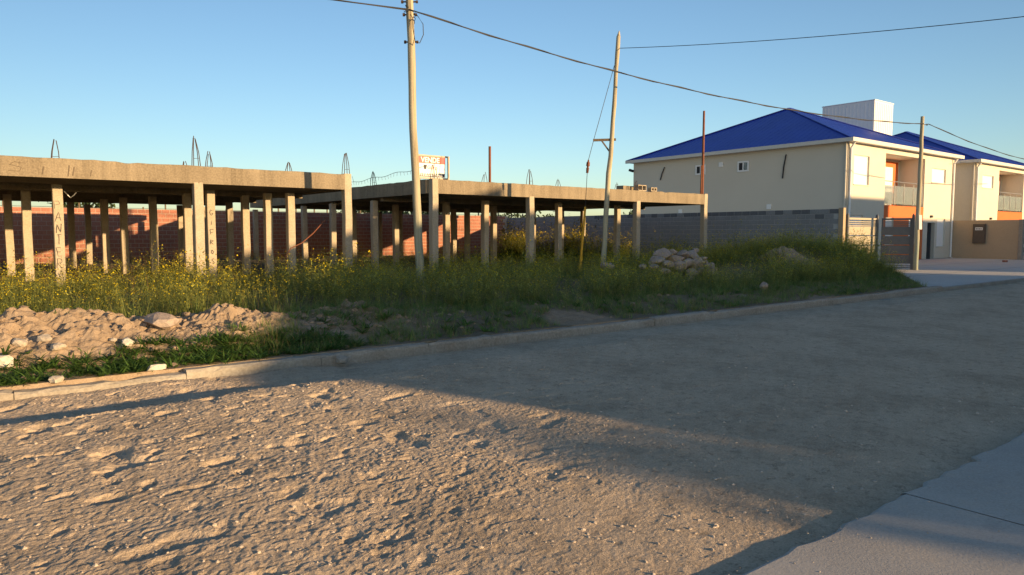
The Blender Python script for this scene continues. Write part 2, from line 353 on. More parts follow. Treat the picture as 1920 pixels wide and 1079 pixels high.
# ------------------------------------------------------------------ unfinished concrete buildings
def wavy_beam(m, a, b, thick, z0, z1, seed=0):
    """beam from a to b (plan points), rough broken top edge"""
    a = np.array(a, float); b = np.array(b, float); L = np.linalg.norm(b-a); d = (b-a)/L; n_ = np.array([-d[1], d[0]]); n = max(4, int(L/.22)); r = random.Random(seed); V = []
    for i in range(n+1):
        p = a+(b-a)*i/n; t = r.gauss(0, .005)-(.03 if r.random() < .03 else 0); o = r.gauss(0, .003)
        for (s, z) in ((-1, z0), (-1, z1-.012+t), (-.9, z1+t), (.9, z1+t*.5), (1, z1-.012), (1, z0)):
            V.append((*(p-n_*(thick/2)*s*-1+n_*o), z))
    q = 6; Fs = [(i*q+j, (i+1)*q+j, (i+1)*q+(j+1) % q, i*q+(j+1) % q) for i in range(n) for j in range(q)] + [tuple(range(q)), tuple(n*q+j for j in range(q))[::-1]]
    m.add(V, Fs); return m
def rebar(parent, x, y, z, h, n=4, spread=.16, seed=0):
    r = random.Random(seed); m = mb(); tx, ty = r.uniform(-.03, .03), r.uniform(-.03, .03)
    for k in range(n):
        bx, by = spread/2*(1 if k & 1 else -1), spread/2*(1 if k & 2 else -1); hh = h*r.uniform(.82, 1.0)
        m.tube([(x+bx, y+by, z-.05), (x+bx*.7+tx*.5, y+by*.7, z+hh*.55), (x+bx*.22+tx, y+by*.22+ty, z+hh)], .010, 5)
    m.tube([(x-spread*.4, y-spread*.4, z+h*.3), (x+spread*.4, y-spread*.4, z+h*.32)], .005, 4)
    return m.build('rebar', M['rebar'], parent)
def rX(px, Y): d = ray(px, 430); return d[0]/d[1]*Y
ZB, ZT = 2.70, 3.12
def frame_building(name, label, x0, x1, y0, y1, cols, rows, seed):
    t = empty(name, (x0, y0, .2), label, 'unfinished building', 'unfinished concrete frame buildings')
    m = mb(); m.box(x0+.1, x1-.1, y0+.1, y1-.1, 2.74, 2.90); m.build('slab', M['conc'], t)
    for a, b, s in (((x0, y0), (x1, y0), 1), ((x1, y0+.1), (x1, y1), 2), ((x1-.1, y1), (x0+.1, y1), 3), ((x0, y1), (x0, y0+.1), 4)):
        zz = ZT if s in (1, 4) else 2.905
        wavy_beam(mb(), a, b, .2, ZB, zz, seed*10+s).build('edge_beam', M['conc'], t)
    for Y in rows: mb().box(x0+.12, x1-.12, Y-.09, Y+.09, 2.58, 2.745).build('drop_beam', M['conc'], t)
    out = {}
    for (k, X, Y) in cols:
        onedge = abs(Y-y0) < .05
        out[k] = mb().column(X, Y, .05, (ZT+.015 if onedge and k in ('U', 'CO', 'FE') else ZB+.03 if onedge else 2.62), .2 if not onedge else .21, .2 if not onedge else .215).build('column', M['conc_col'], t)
    return t, out
YF = 18.45
LX1 = 8.98
left_cols = [('A', rX(16.5, 25.2), 25.2), ('C', rX(51, 22.2), 22.2), ('P', rX(109.5, 19.55), 19.55), ('D', rX(134, 30), 30), ('E', rX(197, 25.9), 25.9), ('F', rX(233, 25.2), 25.2), ('G', rX(288, 24.1), 24.1),
    ('H', rX(339, 30.5), 30.5), ('I', rX(352, 21.5), 21.5), ('J', 5.0, YF), ('K', rX(395.5, 19.55), 19.55), ('L', rX(431, 26.3), 26.3), ('M', rX(460.5, 21.5), 21.5), ('O', rX(503, 20.1), 20.1), ('Q', rX(545, 19.5), 19.5),
    ('U', LX1-.08, YF), ('R1', 1.4, 31.9), ('R2', 4.6, 31.9), ('R3', 8.9, 31.9), ('Z0', -3.2, YF), ('Z1', -3.2, 21.5), ('Z2', -3.2, 25.9), ('Z3', -.9, 19.55), ('Z4', -.9, 24.1), ('Z5', -6.5, YF), ('Z6', -6.5, 22.2)]
LB, LC = frame_building('unfinished_building', 'concrete frame building shell with graffiti lettered down its columns', -8.0, LX1, YF, 32.0, left_cols, (21.5, 25.6, 29), 1)
RXI = 11.7
right_cols = [('CO', RXI+.02, YF), ('F9', 15.5, YF), ('F11', 20.76, YF), ('FE', 24.9, YF), ('W', RXI+.02, 22.2), ('S', RXI+.02, 25.5), ('R', RXI+.02, 28.2), ('N', RXI+.02, 33.9), ('T', rX(625, 29.8), 29.8), ('V', rX(663, 27.6), 27.6),
    ('X1', rX(742, 24.8), 24.8), ('X2', rX(750, 30), 30), ('c832', rX(837, 21.7), 21.7), ('c848', rX(850.5, 27.7), 27.7), ('c874', rX(876, 26.6), 26.6), ('c904', rX(909.5, 19.85), 19.85), ('c921', rX(925.5, 23.4), 23.4),
    ('c1000', rX(999, 23.6), 23.6), ('c1043', rX(1047, 19.85), 19.85), ('c1052', rX(1052, 23.4), 23.4), ('c1088', 24.9, 25.6), ('c1153', rX(1157, 19.85), 19.85), ('B1', 18.2, 33.9), ('B2', 24.9, 33.9), ('B3', 24.9, 29.8)]
RB, RC = frame_building('unfinished_building', 'concrete frame building shell with a tall rusty post on its corner column', RXI-.08, 25.0, YF, 34.0, right_cols, (21.7, 25.6, 29.8), 2)
P = {k: (X, Y) for k, X, Y in left_cols+right_cols}
for i, (b, k, h) in enumerate([(LB, 'P', .62), (LB, 'J', .78), (LB, 'K', .55), (LB, 'I', .45), (LB, 'Q', .42), (LB, 'U', .62), (LB, 'Z3', .3), (RB, 'W', .55), (RB, 'CO', .55), (RB, 'c904', .5), (RB, 'F9', .55), (RB, 'c1043', .42), (RB, 'c1153', .45), (RB, 'F11', .4), (RB, 'S', .4)]):
    X, Y = P[k]; rebar(b, X+(.04 if k == 'CO' else 0), Y+.03, 3.05, h+.05, 4 if i % 3 else 3, .17, i)
# tied lattice of thin bars lying along the side beam
m = mb(); A = np.array([11.75, 24.4, 3.2]); B = np.array([11.75, 19.0, 3.42]); n = 26
up = [A+(B-A)*i/n+np.array([0, 0, .10+.03*sin(i*.8)]) for i in range(n+1)]; lo = [A+(B-A)*i/n+np.array([.06*sin(i), 0, -.05]) for i in range(n+1)]
m.tube(up, .007, 4)
for i in range(2, n, 1): m.tube([up[i], lo[i]*.4+up[i]*.6+np.array([.02, .02, -.05])], .005, 4)
m.tube([up[0], up[0]+np.array([0, .3, -.08]), up[0]+np.array([.1, .7, -.1])], .006, 4); m.tube([up[3], up[3]+np.array([0, .1, .2])], .006, 4)
m.build('rebar_lattice', M['rebar'], RB)
# rusty steel posts standing on the right hand shell
p1 = mb(); X, Y = 24.86, 18.52; p1.tube([(X, Y, 3.0), (X, Y, 4.2), (X+.01, Y, 6.52)], [.055, .055, .045], 10); o = p1.build('steel_post', M['rust'], RB)
mb().tube([(X-.11, Y, 3.05), (X-.09, Y, 3.9), (X-.09, Y, 4.3)], .03, 8).build('steel_post', M['rust'], RB)
q = aty(918.5, 345, 20.6); mb().tube([(q[0], 20.6, 3.0), (q[0], 20.6, aty(918.5, 275, 20.6)[2])], .045, 8).build('steel_post', M['rust'], RB)
# bent dry bars and scraps hanging under the slabs
mb().tube([aty(120, 359, 19.5), aty(127, 366, 19.4), aty(132, 371, 19.4), aty(138, 367, 19.4), aty(143, 361, 19.4)], .010, 5).build('bent_bar', M['steel'], LB)
mb().tube([aty(536, 503, 17.9), aty(536, 480, 17.9), aty(545, 466, 17.9), aty(566, 456, 17.9), aty(588, 437, 17.9), aty(611, 411, 17.9)], .014, 6).build('bent_bar', M['rust'], LB)
# graffiti strokes: thin raised paint ribbons
GL = {'P': [[(0,0),(0,1)],[(0,1),(.7,.95),(.75,.6),(0,.5)]], 'A': [[(0,0),(.45,1),(.9,0)],[(.15,.35),(.75,.35)]], 'N': [[(0,0),(0,1),(.8,0),(.8,1)]], 'T': [[(.4,0),(.4,1)],[(0,1),(.85,1)]], 'E': [[(.8,1),(0,1),(0,0),(.8,0)],[(0,.5),(.6,.5)]],
      'R': [[(0,0),(0,1),(.7,.9),(.7,.6),(0,.5),(.8,0)]], 'G': [[(.8,.9),(.3,1),(0,.6),(.1,.1),(.6,0),(.8,.4),(.5,.4)]], 'I': [[(.4,0),(.4,.7)],[(.4,.95),(.42,1.02)]], 'F': [[(0,0),(0,1),(.8,1)],[(0,.5),(.6,.5)]], 'O': [[(.4,0),(0,.5),(.4,1),(.8,.5),(.4,0)]], 'S': [[(.8,.9),(.3,1),(.05,.75),(.7,.4),(.6,.05),(0,.1)]]}
def graffiti(parent, word, x, y, ztop, w, h, gap, th=.014, mat='graf'):
    z = ztop; r = random.Random(word)
    for ch in word:
        m = mb(); ww, hh = w*r.uniform(.8, 1.15), h*r.uniform(.85, 1.1); ox = r.uniform(-.012, .012); tilt = r.uniform(-.12, .12)
        for st in GL[ch]:
            pts = [np.array([x-ww/2+a*ww+ox+tilt*(b-.5)*hh+r.gauss(0, .004), y, z-h+b*hh+r.gauss(0, .007)]) for a, b in st]
            fine = []
            for a, b in zip(pts[:-1], pts[1:]): fine += [a+(b-a)*k/4+np.array([r.gauss(0, .002), 0, r.gauss(0, .002)]) for k in range(4)]
            fine.append(pts[-1]); L_, R_ = [], []
            for i, q in enumerate(fine):
                d = fine[min(i+1, len(fine)-1)]-fine[max(i-1, 0)]; d /= np.linalg.norm(d)+1e-9; nn = np.array([-d[2], 0, d[0]])*th*r.uniform(.55, 1)/2; L_.append(q-nn); R_.append(q+nn)
            n = len(fine); m.add(L_+R_, [(i, i+1, n+i+1, n+i) for i in range(n-1)])
        m.build('graffiti_letter', M[mat], parent); z -= h+gap
X, Y = P['P']; graffiti(LB, 'PANTERA', X, Y-.1075, 2.27, .12, .21, .06)
X, Y = P['K']; graffiti(LB, 'GIFROS', X, Y-.1075, 2.10, .085, .13, .12, .016)
graffiti(LB, 'S', 1.42, YF-.107, 3.0, .28, .2, 0, .012, 'graf_faint')
for (x, za, zb) in ((1.86, 2.93, 2.76), (2.33, 2.98, 2.74), (2.42, 2.95, 2.76), (2.75, 2.9, 2.76)):
    mb().add([(x, YF-.1065, za), (x+.022, YF-.1065, za), (x-.01, YF-.1065, zb), (x-.03, YF-.1065, zb)], [(0, 1, 2, 3)]).build('graffiti_mark', M['graf_faint'], LB)
# loose concrete blocks lying on the right hand shell
def hollow_block(c, L, Wd, H, rz, label):
    t = mb(); u = np.array([cos(rz), sin(rz), 0]); v = np.array([-sin(rz), cos(rz), 0]); w = np.array([0, 0, 1.]); c = np.array(c)
    th = .03
    for (du, a) in ((-L/2+th/2, th/2), (0, th/2), (L/2-th/2, th/2)): t.obox(c+u*du, u*a, v*Wd/2, w*H/2)
    for s in (-1, 1):
        t.obox(c+w*s*(H/2-th/2)-u*(L/4), u*(L/4-th-.001), v*(Wd/2), w*th/2); t.obox(c+w*s*(H/2-th/2)+u*(L/4), u*(L/4-th-.001), v*(Wd/2), w*th/2)
    return t.build('concrete_block', M['conc_col'], label=label, category=None) if False else setp(t.build('concrete_block', M['conc_col']), label, 'block')
q = aty(1203, 361, 18.55); hollow_block((q[0], 18.62, 3.13+.11), .52, .2, .22, .1, 'larger pale hollow block lying on top of the concrete shell')
q = aty(1225, 361, 18.55); hollow_block((q[0], 18.6, 3.13+.075), .3, .2, .15, -.1, 'small pale hollow block lying alone on top of the concrete shell')
q = aty(1180, 357, 18.8); setp(mb().obox((q[0], 18.95, 3.22), (.42, .05, 0), (-.02, .16, 0), (0, 0, .09)).build('concrete_piece', M['conc']), 'flat grey concrete offcut lying beside blocks on the shell roof', 'concrete piece')

# ------------------------------------------------------------------ for sale board
YS = 20.6
a = aty(774, 320, YS); b = aty(842, 320, YS); zt = aty(808, 291.5, YS)[2]; zb_ = aty(808, 336, YS)[2]
sg = empty('sale_board', ((a[0]+b[0])/2, YS, 3.05), 'red and white sale board reading VENDE standing on the concrete shell', 'sign')
x0, x1 = a[0], b[0]; w_ = x1-x0
fr = mb()
for (u0, u1, v0, v1) in ((x0, x1, zt-.05, zt), (x0, x1, zb_, zb_+.05), (x0, x0+.05, zb_+.05, zt-.05), (x1-.05, x1, zb_+.05, zt-.05)): fr.box(u0, u1, YS-.03, YS+.03, v0, v1)
fr.build('frame', M['gate_beige'], sg)
for xx in (x0+.25, x1-.3): mb().box(xx-.03, xx+.03, YS-.025, YS+.025, 3.0, zb_).build('leg', M['gate'], sg)
mb().box(x0+.06, x1-.17, YS-.012, YS+.012, zb_+.06, zt-.04).build('panel', M['white'], sg)
hgt = zt-zb_
mb().box(x0+.06, x1-.17, YS-.018, YS-.0125, zt-.04-hgt*.30, zt-.04).build('red_band', M['red'], sg)
mb().box(x0+.10, x1-.20, YS-.018, YS-.0125, zb_+.07, zb_+.07+hgt*.15).build('black_strip', M['black'], sg)
m = mb(); r = random.Random(3)
for zz in (zb_+.075+hgt*.03, zb_+.075+hgt*.095):
    x = x0+.14
    while x < x1-.28: l = r.uniform(.03, .09); m.box(x, x+l, YS-.022, YS-.0185, zz, zz+.035); x += l+.022
m.build('small_print', M['white'], sg)
def text(s, x, y, z, size, mat, parent, name, bold=.0, sx=1.0):
    c = bpy.data.curves.new('txt', 'FONT'); c.body = s; c.size = size; c.offset = bold; c.extrude = .002; c.align_x = 'LEFT'
    o = bpy.data.objects.new('txt', c); COL.objects.link(o); bpy.context.view_layer.update()
    me = bpy.data.meshes.new_from_object(o.evaluated_get(bpy.context.evaluated_depsgraph_get())); bpy.data.objects.remove(o)
    V = np.array([v.co[:] for v in me.vertices]); V2 = np.stack([V[:, 0]*sx+x, -V[:, 2]+y, V[:, 1]+z], -1)-np.array(parent_loc(parent))
    me.vertices.foreach_set('co', V2.ravel()); me.materials.clear(); me.materials.append(mat); me.update()
    ob = bpy.data.objects.new(name, me); COL.objects.link(ob); ob.parent = parent; return ob
text('VENDE', x0+.30, YS-.021, zt-.04-hgt*.255, hgt*.30, M['white'], sg, 'lettering', .006, .98)
text('Giorgi', x0+.55, YS-.016, zb_+hgt*.42, hgt*.2, M['red'], sg, 'lettering', 0, 1)
m = mb(); m.add([(x0+.42, YS-.016, zb_+hgt*.40), (x0+.50, YS-.016, zb_+hgt*.40), (x0+.54, YS-.016, zb_+hgt*.58), (x0+.40, YS-.016, zb_+hgt*.58)], [(0, 1, 2, 3)]); m.build('logo', M['black'], sg)

# ------------------------------------------------------------------ block wall (right), clay wall (back)
WX = 28.0; WTOP = 2.50; WY0, WY1 = 14.15, 35.5
wall = empty('block_wall', (WX, WY0, 0), 'long grey concrete block wall closing the vacant lot', 'wall')
mb().box(WX+.012, WX+.14, WY0+.012, WY1, -.1, WTOP-.02).build('mortar_core', M['mortar_grey'], wall)
mb().box(WX-.02, WX+.17, WY0-.03, WY0+.17, -.1, WTOP+.02).build('end_pier', M['tan'], wall)
def block_mesh(L, H, T, mat, nm):
    m = mb(); e = .006
    p = [(0, e, e), (0, L-e, e), (0, L-e, H-e), (0, e, H-e), (e, 0, 0), (e, L, 0), (e, L, H), (e, 0, H), (T, 0, 0), (T, L, 0), (T, L, H), (T, 0, H)]
    m.add(p, [(0, 3, 2, 1), (0, 1, 5, 4), (1, 2, 6, 5), (2, 3, 7, 6), (3, 0, 4, 7), (4, 5, 9, 8), (5, 6, 10, 9), (6, 7, 11, 10), (7, 4, 8, 11), (8, 9, 10, 11)])
    o = m.build(nm, mat); me = o.data; bpy.data.objects.remove(o); return me
bl = .4; bh = .2; g = .018
me1 = block_mesh(bl-g, bh-g, .1, M['block'], 'block'); me2 = block_mesh(bl-g, bh-g, .1, M['block_dark'], 'block_dark')
rest = mb(); cnt = 0; cells = []
for c in range(int(WTOP/bh)+1):
    z = WTOP-.2-(c*bh)
    y = WY0+.18-(bl/2 if c & 1 else 0)
    while y < WY1: cells.append((c, z, y)); y += bl
cells.sort(key=lambda q: q[2]*1.0+(30 if q[1] < .5 else 0))
for (c, z, y) in cells:
    r = random.Random(int(c*1000+y*37)); xo = WX+r.uniform(-.004, .004)
    dk = (c == 0 and r.random() < .8) or r.random() < .015
    if y < WY0+.17: continue
    if cnt < 298:
        o = bpy.data.objects.new('block', me2 if dk else me1); COL.objects.link(o); o.parent = wall; o.location = np.array((xo, y, z))-np.array(wall.location); cnt += 1
    else:
        rest.box(xo, xo+.1, y, y+bl-g, z, z+bh-g)
rest.build('far_blocks', M['block'], wall, kind='stuff')
BY = 35.6
bw = empty('brick_wall', (8, BY, 0), 'red hollow clay brick wall along the back of the vacant lot', 'wall')
mb().box(-16, WX+.1, BY+.012, BY+.13, -.1, WTOP+.09).build('mortar_core', M['mortar'], bw)
m = mb(); bl, bh, g = .33, .19, .022
for c in range(13):
    z = WTOP+.1-bh-c*bh; x = -16+(bl/2 if c & 1 else 0)
    while x < WX-.3:
        r = random.Random(int(c*731+x*57)); dy = r.uniform(-.004, .004); m.box(x, x+bl-g, BY+dy, BY+.08, z, z+bh-g); x += bl
m.build('brick_courses', M['brick'], bw, kind='stuff')
# thin stakes and wire fence seen beyond the wall
fb = empty('wire_fence', (10, 47, 0), 'thin post and wire fence standing far beyond the brick wall', 'fence')
for i in range(38):
    x = -4+i*1.15+random.uniform(-.2, .2); mb().box(x-.035, x+.035, 46.96, 47.04, 0, random.uniform(3.0, 3.6)).build('post', M['bark'], fb)
for z in (2.7, 3.0): mb().tube([(-6, 47, z), (16, 47, z-.03), (42, 47, z)], .012, 4).build('wire', M['rebar'], fb)

# ------------------------------------------------------------------ houses
def wall_open(m, x0, x1, z0, z1, y0, y1, ops):
    xs = sorted({x0, x1, *[o[0] for o in ops], *[o[1] for o in ops]}); zs = sorted({z0, z1, *[o[2] for o in ops], *[o[3] for o in ops]})
    for a, b in zip(xs[:-1], xs[1:]):
        runs = []
        for c, d in zip(zs[:-1], zs[1:]):
            mx, mz = (a+b)/2, (c+d)/2
            if any(o[0] < mx < o[1] and o[2] < mz < o[3] for o in ops): continue
            if runs and abs(runs[-1][1]-c) < 1e-6: runs[-1][1] = d
            else: runs.append([c, d])
        for c, d in runs: m.box(a, b, y0, y1, c, d)
HY = 17.5; EZ = 6.08
def house(dx, mirror, label):
    X0, X1 = 35.0+dx, 47.85+dx
    fx = (lambda a: X0+X1-(a+dx)) if mirror else (lambda a: a+dx)
    def span(a, b): p, q = fx(a), fx(b); return (min(p, q), max(p, q))
    t = empty('house', (X0, HY, 0), label, 'house')
    wins = [((35.56, 37.17), (3.95, 5.39)), ((44.75, 46.71), (4.45, 5.25)), ((35.3, 36.7), (1.0, 2.42)), ((45.75, 46.9), (.75, 2.36)), ((41.95, 43.15), (.95, 2.32)), ((39.15, 40.1), (.95, 2.36))]
    rec = (*span(38.94, 43.78), 3.0, 5.69); door = (*span(44.42, 45.45), .02, 2.12)
    ops = [(*span(*w), *z) for w, z in wins]+[rec, door]
    m = mb(); wall_open(m, X0, X1, 0, EZ-.09, HY, HY+.22, ops)
    m.build('front_wall', M['cream'], t)
    m = mb(); m.box(X0, X0+.2, HY+.22, 31.4, 0, EZ-.09); m.box(X1-.2, X1, HY+.22, 31.4, 0, EZ-.09); m.box(X0+.2, X1-.2, 31.2, 31.4, 0, EZ-.09); m.build('side_wall', M['cream'], t)
    # orange panel under the balcony: three pieces round its windows, 3 mm proud
    m = mb(); a, b = rec[0], rec[1]; ow = [(*span(*wins[4][0]), *wins[4][1]), (*span(*wins[5][0]), *wins[5][1])]
    wall_open(m, a, b, 0, 2.99, HY-.012, HY-.003, ow); m.build('orange_panel', M['orange'], t)
    for (w, z) in wins:
        a, b = span(*w); f = mb(); f.box(a, b, HY+.10, HY+.14, *z); wo_ = f.build('window', M['shutter'], t)
        fr = mb(); 
        for (p, q, c, d) in ((a, a+.05, z[0], z[1]), (b-.05, b, z[0], z[1]), (a+.05, b-.05, z[0], z[0]+.05), (a+.05, b-.05, z[1]-.05, z[1])): fr.box(p, q, HY+.08, HY+.099, c, d)
        fr.build('frame', M['white'], wo_)
        sl_ = mb(); n = int((z[1]-z[0]-.12)/.085)
        for i in range(n): sl_.box(a+.055, b-.055, HY+.094, HY+.0995, z[0]+.06+i*.085, z[0]+.06+i*.085+.075)
        sl_.build('shutter', M['shutter'], wo_)
        mb().box(a-.03, b+.03, HY-.04, HY+.08, z[0]-.05, z[0]-.002).build('sill', M['cream'], wo_)
    # balcony recess
    a, b, c, d = rec; yb = HY+1.36
    rc = mb(); rc.box(a-.15, a, HY+.22, yb+.15, c-.2, d+.15); rc.box(b, b+.15, HY+.22, yb+.15, c-.2, d+.15); rc.box(a, b, HY+.22, yb+.15, d, d+.15); rc.box(a, b, HY+.0, yb+.15, c-.2, c); rc.box(a, b, yb, yb+.15, c, d)
    rc.build('balcony_recess', M['cream'], t)
    da, db = span(39.6, 42.75); pn_ = mb(); wall_open(pn_, *span(39.3, 43.5), c, d-.12, yb-.025, yb-.004, [(da, db, c, 5.25)]); pn_.build('orange_surround', M['orange'], t)
    dr = mb(); dr.box(da+.02, db-.02, yb-.07, yb-.03, c+.01, 5.24); dd = dr.build('balcony_door', M['shutter'], t)
    mb().box((da+db)/2-.02, (da+db)/2+.02, yb-.085, yb-.071, c+.02, 5.2).build('door_stile', M['white'], dd)
    n = 4
    for i in range(n+1):
        x = a+.08+(b-a-.16)*i/n; mb().box(x-.02, x+.02, HY+.04, HY+.08, c, c+1.2).build('rail_post', M['steel'], t)
    mb().tube([(a+.01, HY+.06, c+1.27), (b-.01, HY+.06, c+1.27)], .024, 8).build('handrail', M['steel'], t)
    for i in range(n):
        x = a+.08+(b-a-.16)*i/n; x2 = a+.08+(b-a-.16)*(i+1)/n; mb().box(x+.05, x2-.05, HY+.055, HY+.063, c+.08, c+1.05).build('glass_pane', M['glass'], t)
    # front door passage: dark recess with the leaf standing open
    a, b, c, d = door; p = mb(); p.box(a, b, HY+.5, HY+.55, 0, d); p.box(a-.06, a-.001, HY+.22, HY+.55, 0, d); p.box(b+.001, b+.06, HY+.22, HY+.55, 0, d); p.build('door_recess', M['dark'], t)
    lf = mb(); lf.obox(((a+b)/2+.25, HY+.28, d/2), (.04, .2, 0), (.015, -.003, 0), (0, 0, d/2-.02)); l2 = lf.build('front_door', M['gate'], t); mb().box((a+b)/2-.02, (a+b)/2+.0, HY+.42, HY+.45, .5, 1.5).build('handle', M['white'], l2)
    lm = mb(); x = (a+b)/2-.1; lm.box(x-.11, x+.11, HY-.09, HY-.001, 2.42, 2.55); lm.build('wall_lamp', M['black'], t)
    # eaves, gutter, roof
    e0, e1, f0, f1 = X0-.34, X1+.34, HY-.34, 31.75
    so_ = mb(); so_.box(e0+.03, e1-.03, f0+.03, f1-.03, EZ-.10, EZ-.05); so_.build('soffit', M['white'], t)
    gu = mb(); gu.box(e0-.06, e1+.06, f0-.06, f0+.03, EZ-.13, EZ+.055); gu.box(e0-.06, e0+.03, f0+.031, f1, EZ-.13, EZ+.055); gu.box(e1-.03, e1+.06, f0+.031, f1, EZ-.13, EZ+.055); gu.build('gutter', M['trim'], t)
    zr = EZ+.03; cx_ = (X0+X1)/2; ax0, ax1 = cx_-.2, cx_+.2; cy_ = (HY+31.4)/2; zA = 9.15
    C4 = [(e0, f0, zr), (e1, f0, zr), (e1, f1, zr), (e0, f1, zr), (ax0, cy_, zA), (ax1, cy_, zA)]
    rf = mb(); rf.add(C4+[(p[0], p[1], p[2]-.05) for p in C4], [(0, 1, 5, 4), (1, 2, 5), (2, 3, 4, 5), (3, 0, 4), (6, 10, 11, 7), (7, 11, 8), (8, 11, 10, 9), (9, 10, 6), (0, 6, 7, 1), (1, 7, 8, 2), (2, 8, 9, 3), (3, 9, 6, 0)])
    rr = rf.build('roof', M['roof'], t)
    # standing ribs of the sheets (front and left slope)
    rb = mb(); A0, A1, AP = np.array(C4[0]), np.array(C4[1]), np.array(C4[4]); n = 40
    for i in range(1, n):
        x = e0+(e1-e0)*i/n; ty = min((x-e0)/(cx_-e0), (e1-x)/(e1-cx_)); top = np.array((x, f0+(cy_-f0)*ty, zr+(zA-zr)*ty)); bot = np.array((x, f0, zr)); rb.bar(bot+(0, 0, .002), top+(0, 0, .002), .02, .008)
        y = f0+(f1-f0)*i/n; tx = min((y-f0)/(cy_-f0), (f1-y)/(f1-cy_)); top = np.array((e0+(ax0-e0)*tx, y, zr+(zA-zr)*tx)); bot = np.array((e0, y, zr)); rb.bar(bot+(0, 0, .002), top+(0, 0, .002), .02, .008)
    rb.build('roof_ribs', M['roof'], rr, kind='stuff')
    hp = mb()
    for (p, q) in ((C4[0], C4[4]), (C4[1], C4[5]), (C4[3], C4[4]), (C4[4], C4[5])): hp.bar(np.array(p)+(0, 0, .02), np.array(q)+(0, 0, .02), .22, .035)
    hp.build('ridge_cap', M['roof'], rr)
    # downpipes at the front corners
    for (x, yy) in ((X0+.10, HY-.07), (X1-.16, HY-.07)):
        p = mb(); p.tube([(x, HY-.25, EZ-.12), (x, yy, EZ-.4), (x, yy, 1.2), (x, yy, .12), (x, yy-.1, .04)], .055, 10); p.build('downpipe', M['white'], t)
    p = mb(); p.tube([(X0-.075, HY+.1, EZ-.14), (X0-.075, HY+.1, .1)], .05, 8); p.tube([(X0+.30, HY-.03, EZ-.4), (X0+.30, HY-.03, .3)], .022, 6); p.build('conduit', M['cream'], t)
    return t, X0, X1
H1, hx0, hx1 = house(0, False, 'cream two storey house with blue hip roof beside the block wall')
H2, h2x0, h2x1 = house(16.3, True, 'cream two storey house with blue hip roof behind the tan boundary wall')
# details of the first house's blank side wall
for (pa, pb, pc, pd) in ((1306, 312, 1322, 326), (1385, 305, 1403, 320)):
    a = atx(pa, pb, 35); b = atx(pc, pd, 35); y0, y1 = min(a[1], b[1]), max(a[1], b[1]); z0, z1 = min(a[2], b[2]), max(a[2], b[2])
    w = mb().box(34.985, 34.998, y0, y1, z0, z1).build('window', M['dark'], H1)
    f = mb()
    for (p, q, c, d) in ((y0-.05, y0+.04, z0-.05, z1+.05), (y1-.04, y1+.05, z0-.05, z1+.05), (y0+.04, y1-.04, z0-.05, z0+.04), (y0+.04, y1-.04, z1-.04, z1+.05), ((y0+y1)/2-.03, (y0+y1)/2+.03, z0+.04, z1-.04)): f.box(34.955, 34.984, p, q, c, d)
    f.build('frame', M['white'], w); mb().box(34.97, 34.984, y0+.04, (y0+y1)/2-.04, z0+.05, z1-.05).build('pane', M['glass'], w)
for (p, q, s) in (((1246, 314), (1238, 338), 0), ((1474, 290), (1467, 335), 1)):
    a, b = atx(*p, 34.94), atx(*q, 34.94); mb().tube([a, (a+b)/2+np.array([0, .03, 0]), b], .035, 6).build('hanging_cable', M['cable'], H1)
for (px_, py_) in ((1352, 309), (1442, 388), (1276, 397)):
    a = atx(px_, py_, 34.99); mb().box(34.95, 34.996, a[1]-.13, a[1]+.13, a[2]-.13, a[2]+.13).build('vent_cover', M['white'], H1)
a = atx(1178, 321, 34.9); fl = mb(); fl.obox((34.85, a[1]-.3, a[2]), (.06, 0, 0), (0, .16, .05), (0, -.03, .07)); fl.build('floodlight', M['black'], H1)
# water tank tower between the houses
tw = empty('tank_tower', (48.3, 22.6, 0), 'white ribbed rooftop tank housing rising behind the blue roof', 'tower')
TX0, TX1, TY0, TY1, TZ = 48.3, 50.95, 22.55, 26.1, 10.2
mb().box(TX0, TX1, TY0, TY1, 0, TZ).build('casing', M['white'], tw)
m = mb()
for i in range(14): y = TY0+.1+i*.25; m.box(TX0-.02, TX0-.001, y, y+.03, 6, TZ-.12)
for i in range(10): x = TX0+.1+i*.26; m.box(x, x+.03, TY0-.02, TY0-.001, 6, TZ-.12)
m.build('ribs', M['white'], tw); m = mb(); m.box(TX0-.04, TX1+.04, TY0-.04, TY1+.04, TZ, TZ+.05); m.build('cap', M['white'], tw)
mb().box(TX0-.014, TX0-.001, 23.6, 24.7, 6.5, 8.25).build('hatch', M['white'], tw)

# tan boundary wall with meter box, gate of the second house
TWX = 47.75
bwl = empty('boundary_wall', (TWX, 14, 0), 'tan rendered boundary wall carrying a brown meter box', 'wall')
mb().box(TWX, TWX+.2, 14.0, 17.4, 0, 2.28).build('wall_body', M['tan'], bwl)
mb().box(TWX-.03, TWX+.24, 13.80, 13.999, 0, 2.30).build('end_pier', M['kerb'], bwl)
mb().box(TWX+.241, TWX+.9, 13.85, 13.98, 0, .06).build('threshold', M['kerb'], bwl)
a = atx(1826, 420.5, TWX); b = atx(1847.5, 456.5, TWX)
mbx = empty('meter_box', (TWX, (a[1]+b[1])/2, b[2]), 'brown electricity meter box with a small white plate on tan wall', 'meter box')
mb().box(TWX-.12, TWX-.001, b[1], a[1], b[2], a[2]).build('casing', M['meter'], mbx)
mb().box(TWX-.135, TWX-.121, b[1]+.05, a[1]-.05, b[2]+.05, a[2]-.05).build('door', M['meter'], mbx)
yc = (a[1]+b[1])/2; mb().box(TWX-.142, TWX-.1352, yc-.19, yc+.19, a[2]-.36, a[2]-.2).build('plate', M['white'], mbx)
m = mb()
for i, yy in enumerate((.13, .05, -.03, -.11)): m.box(TWX-.147, TWX-.1425, yc+yy-.03, yc+yy+.02, a[2]-.32, a[2]-.25)
m.build('marking', M['black'], mbx)
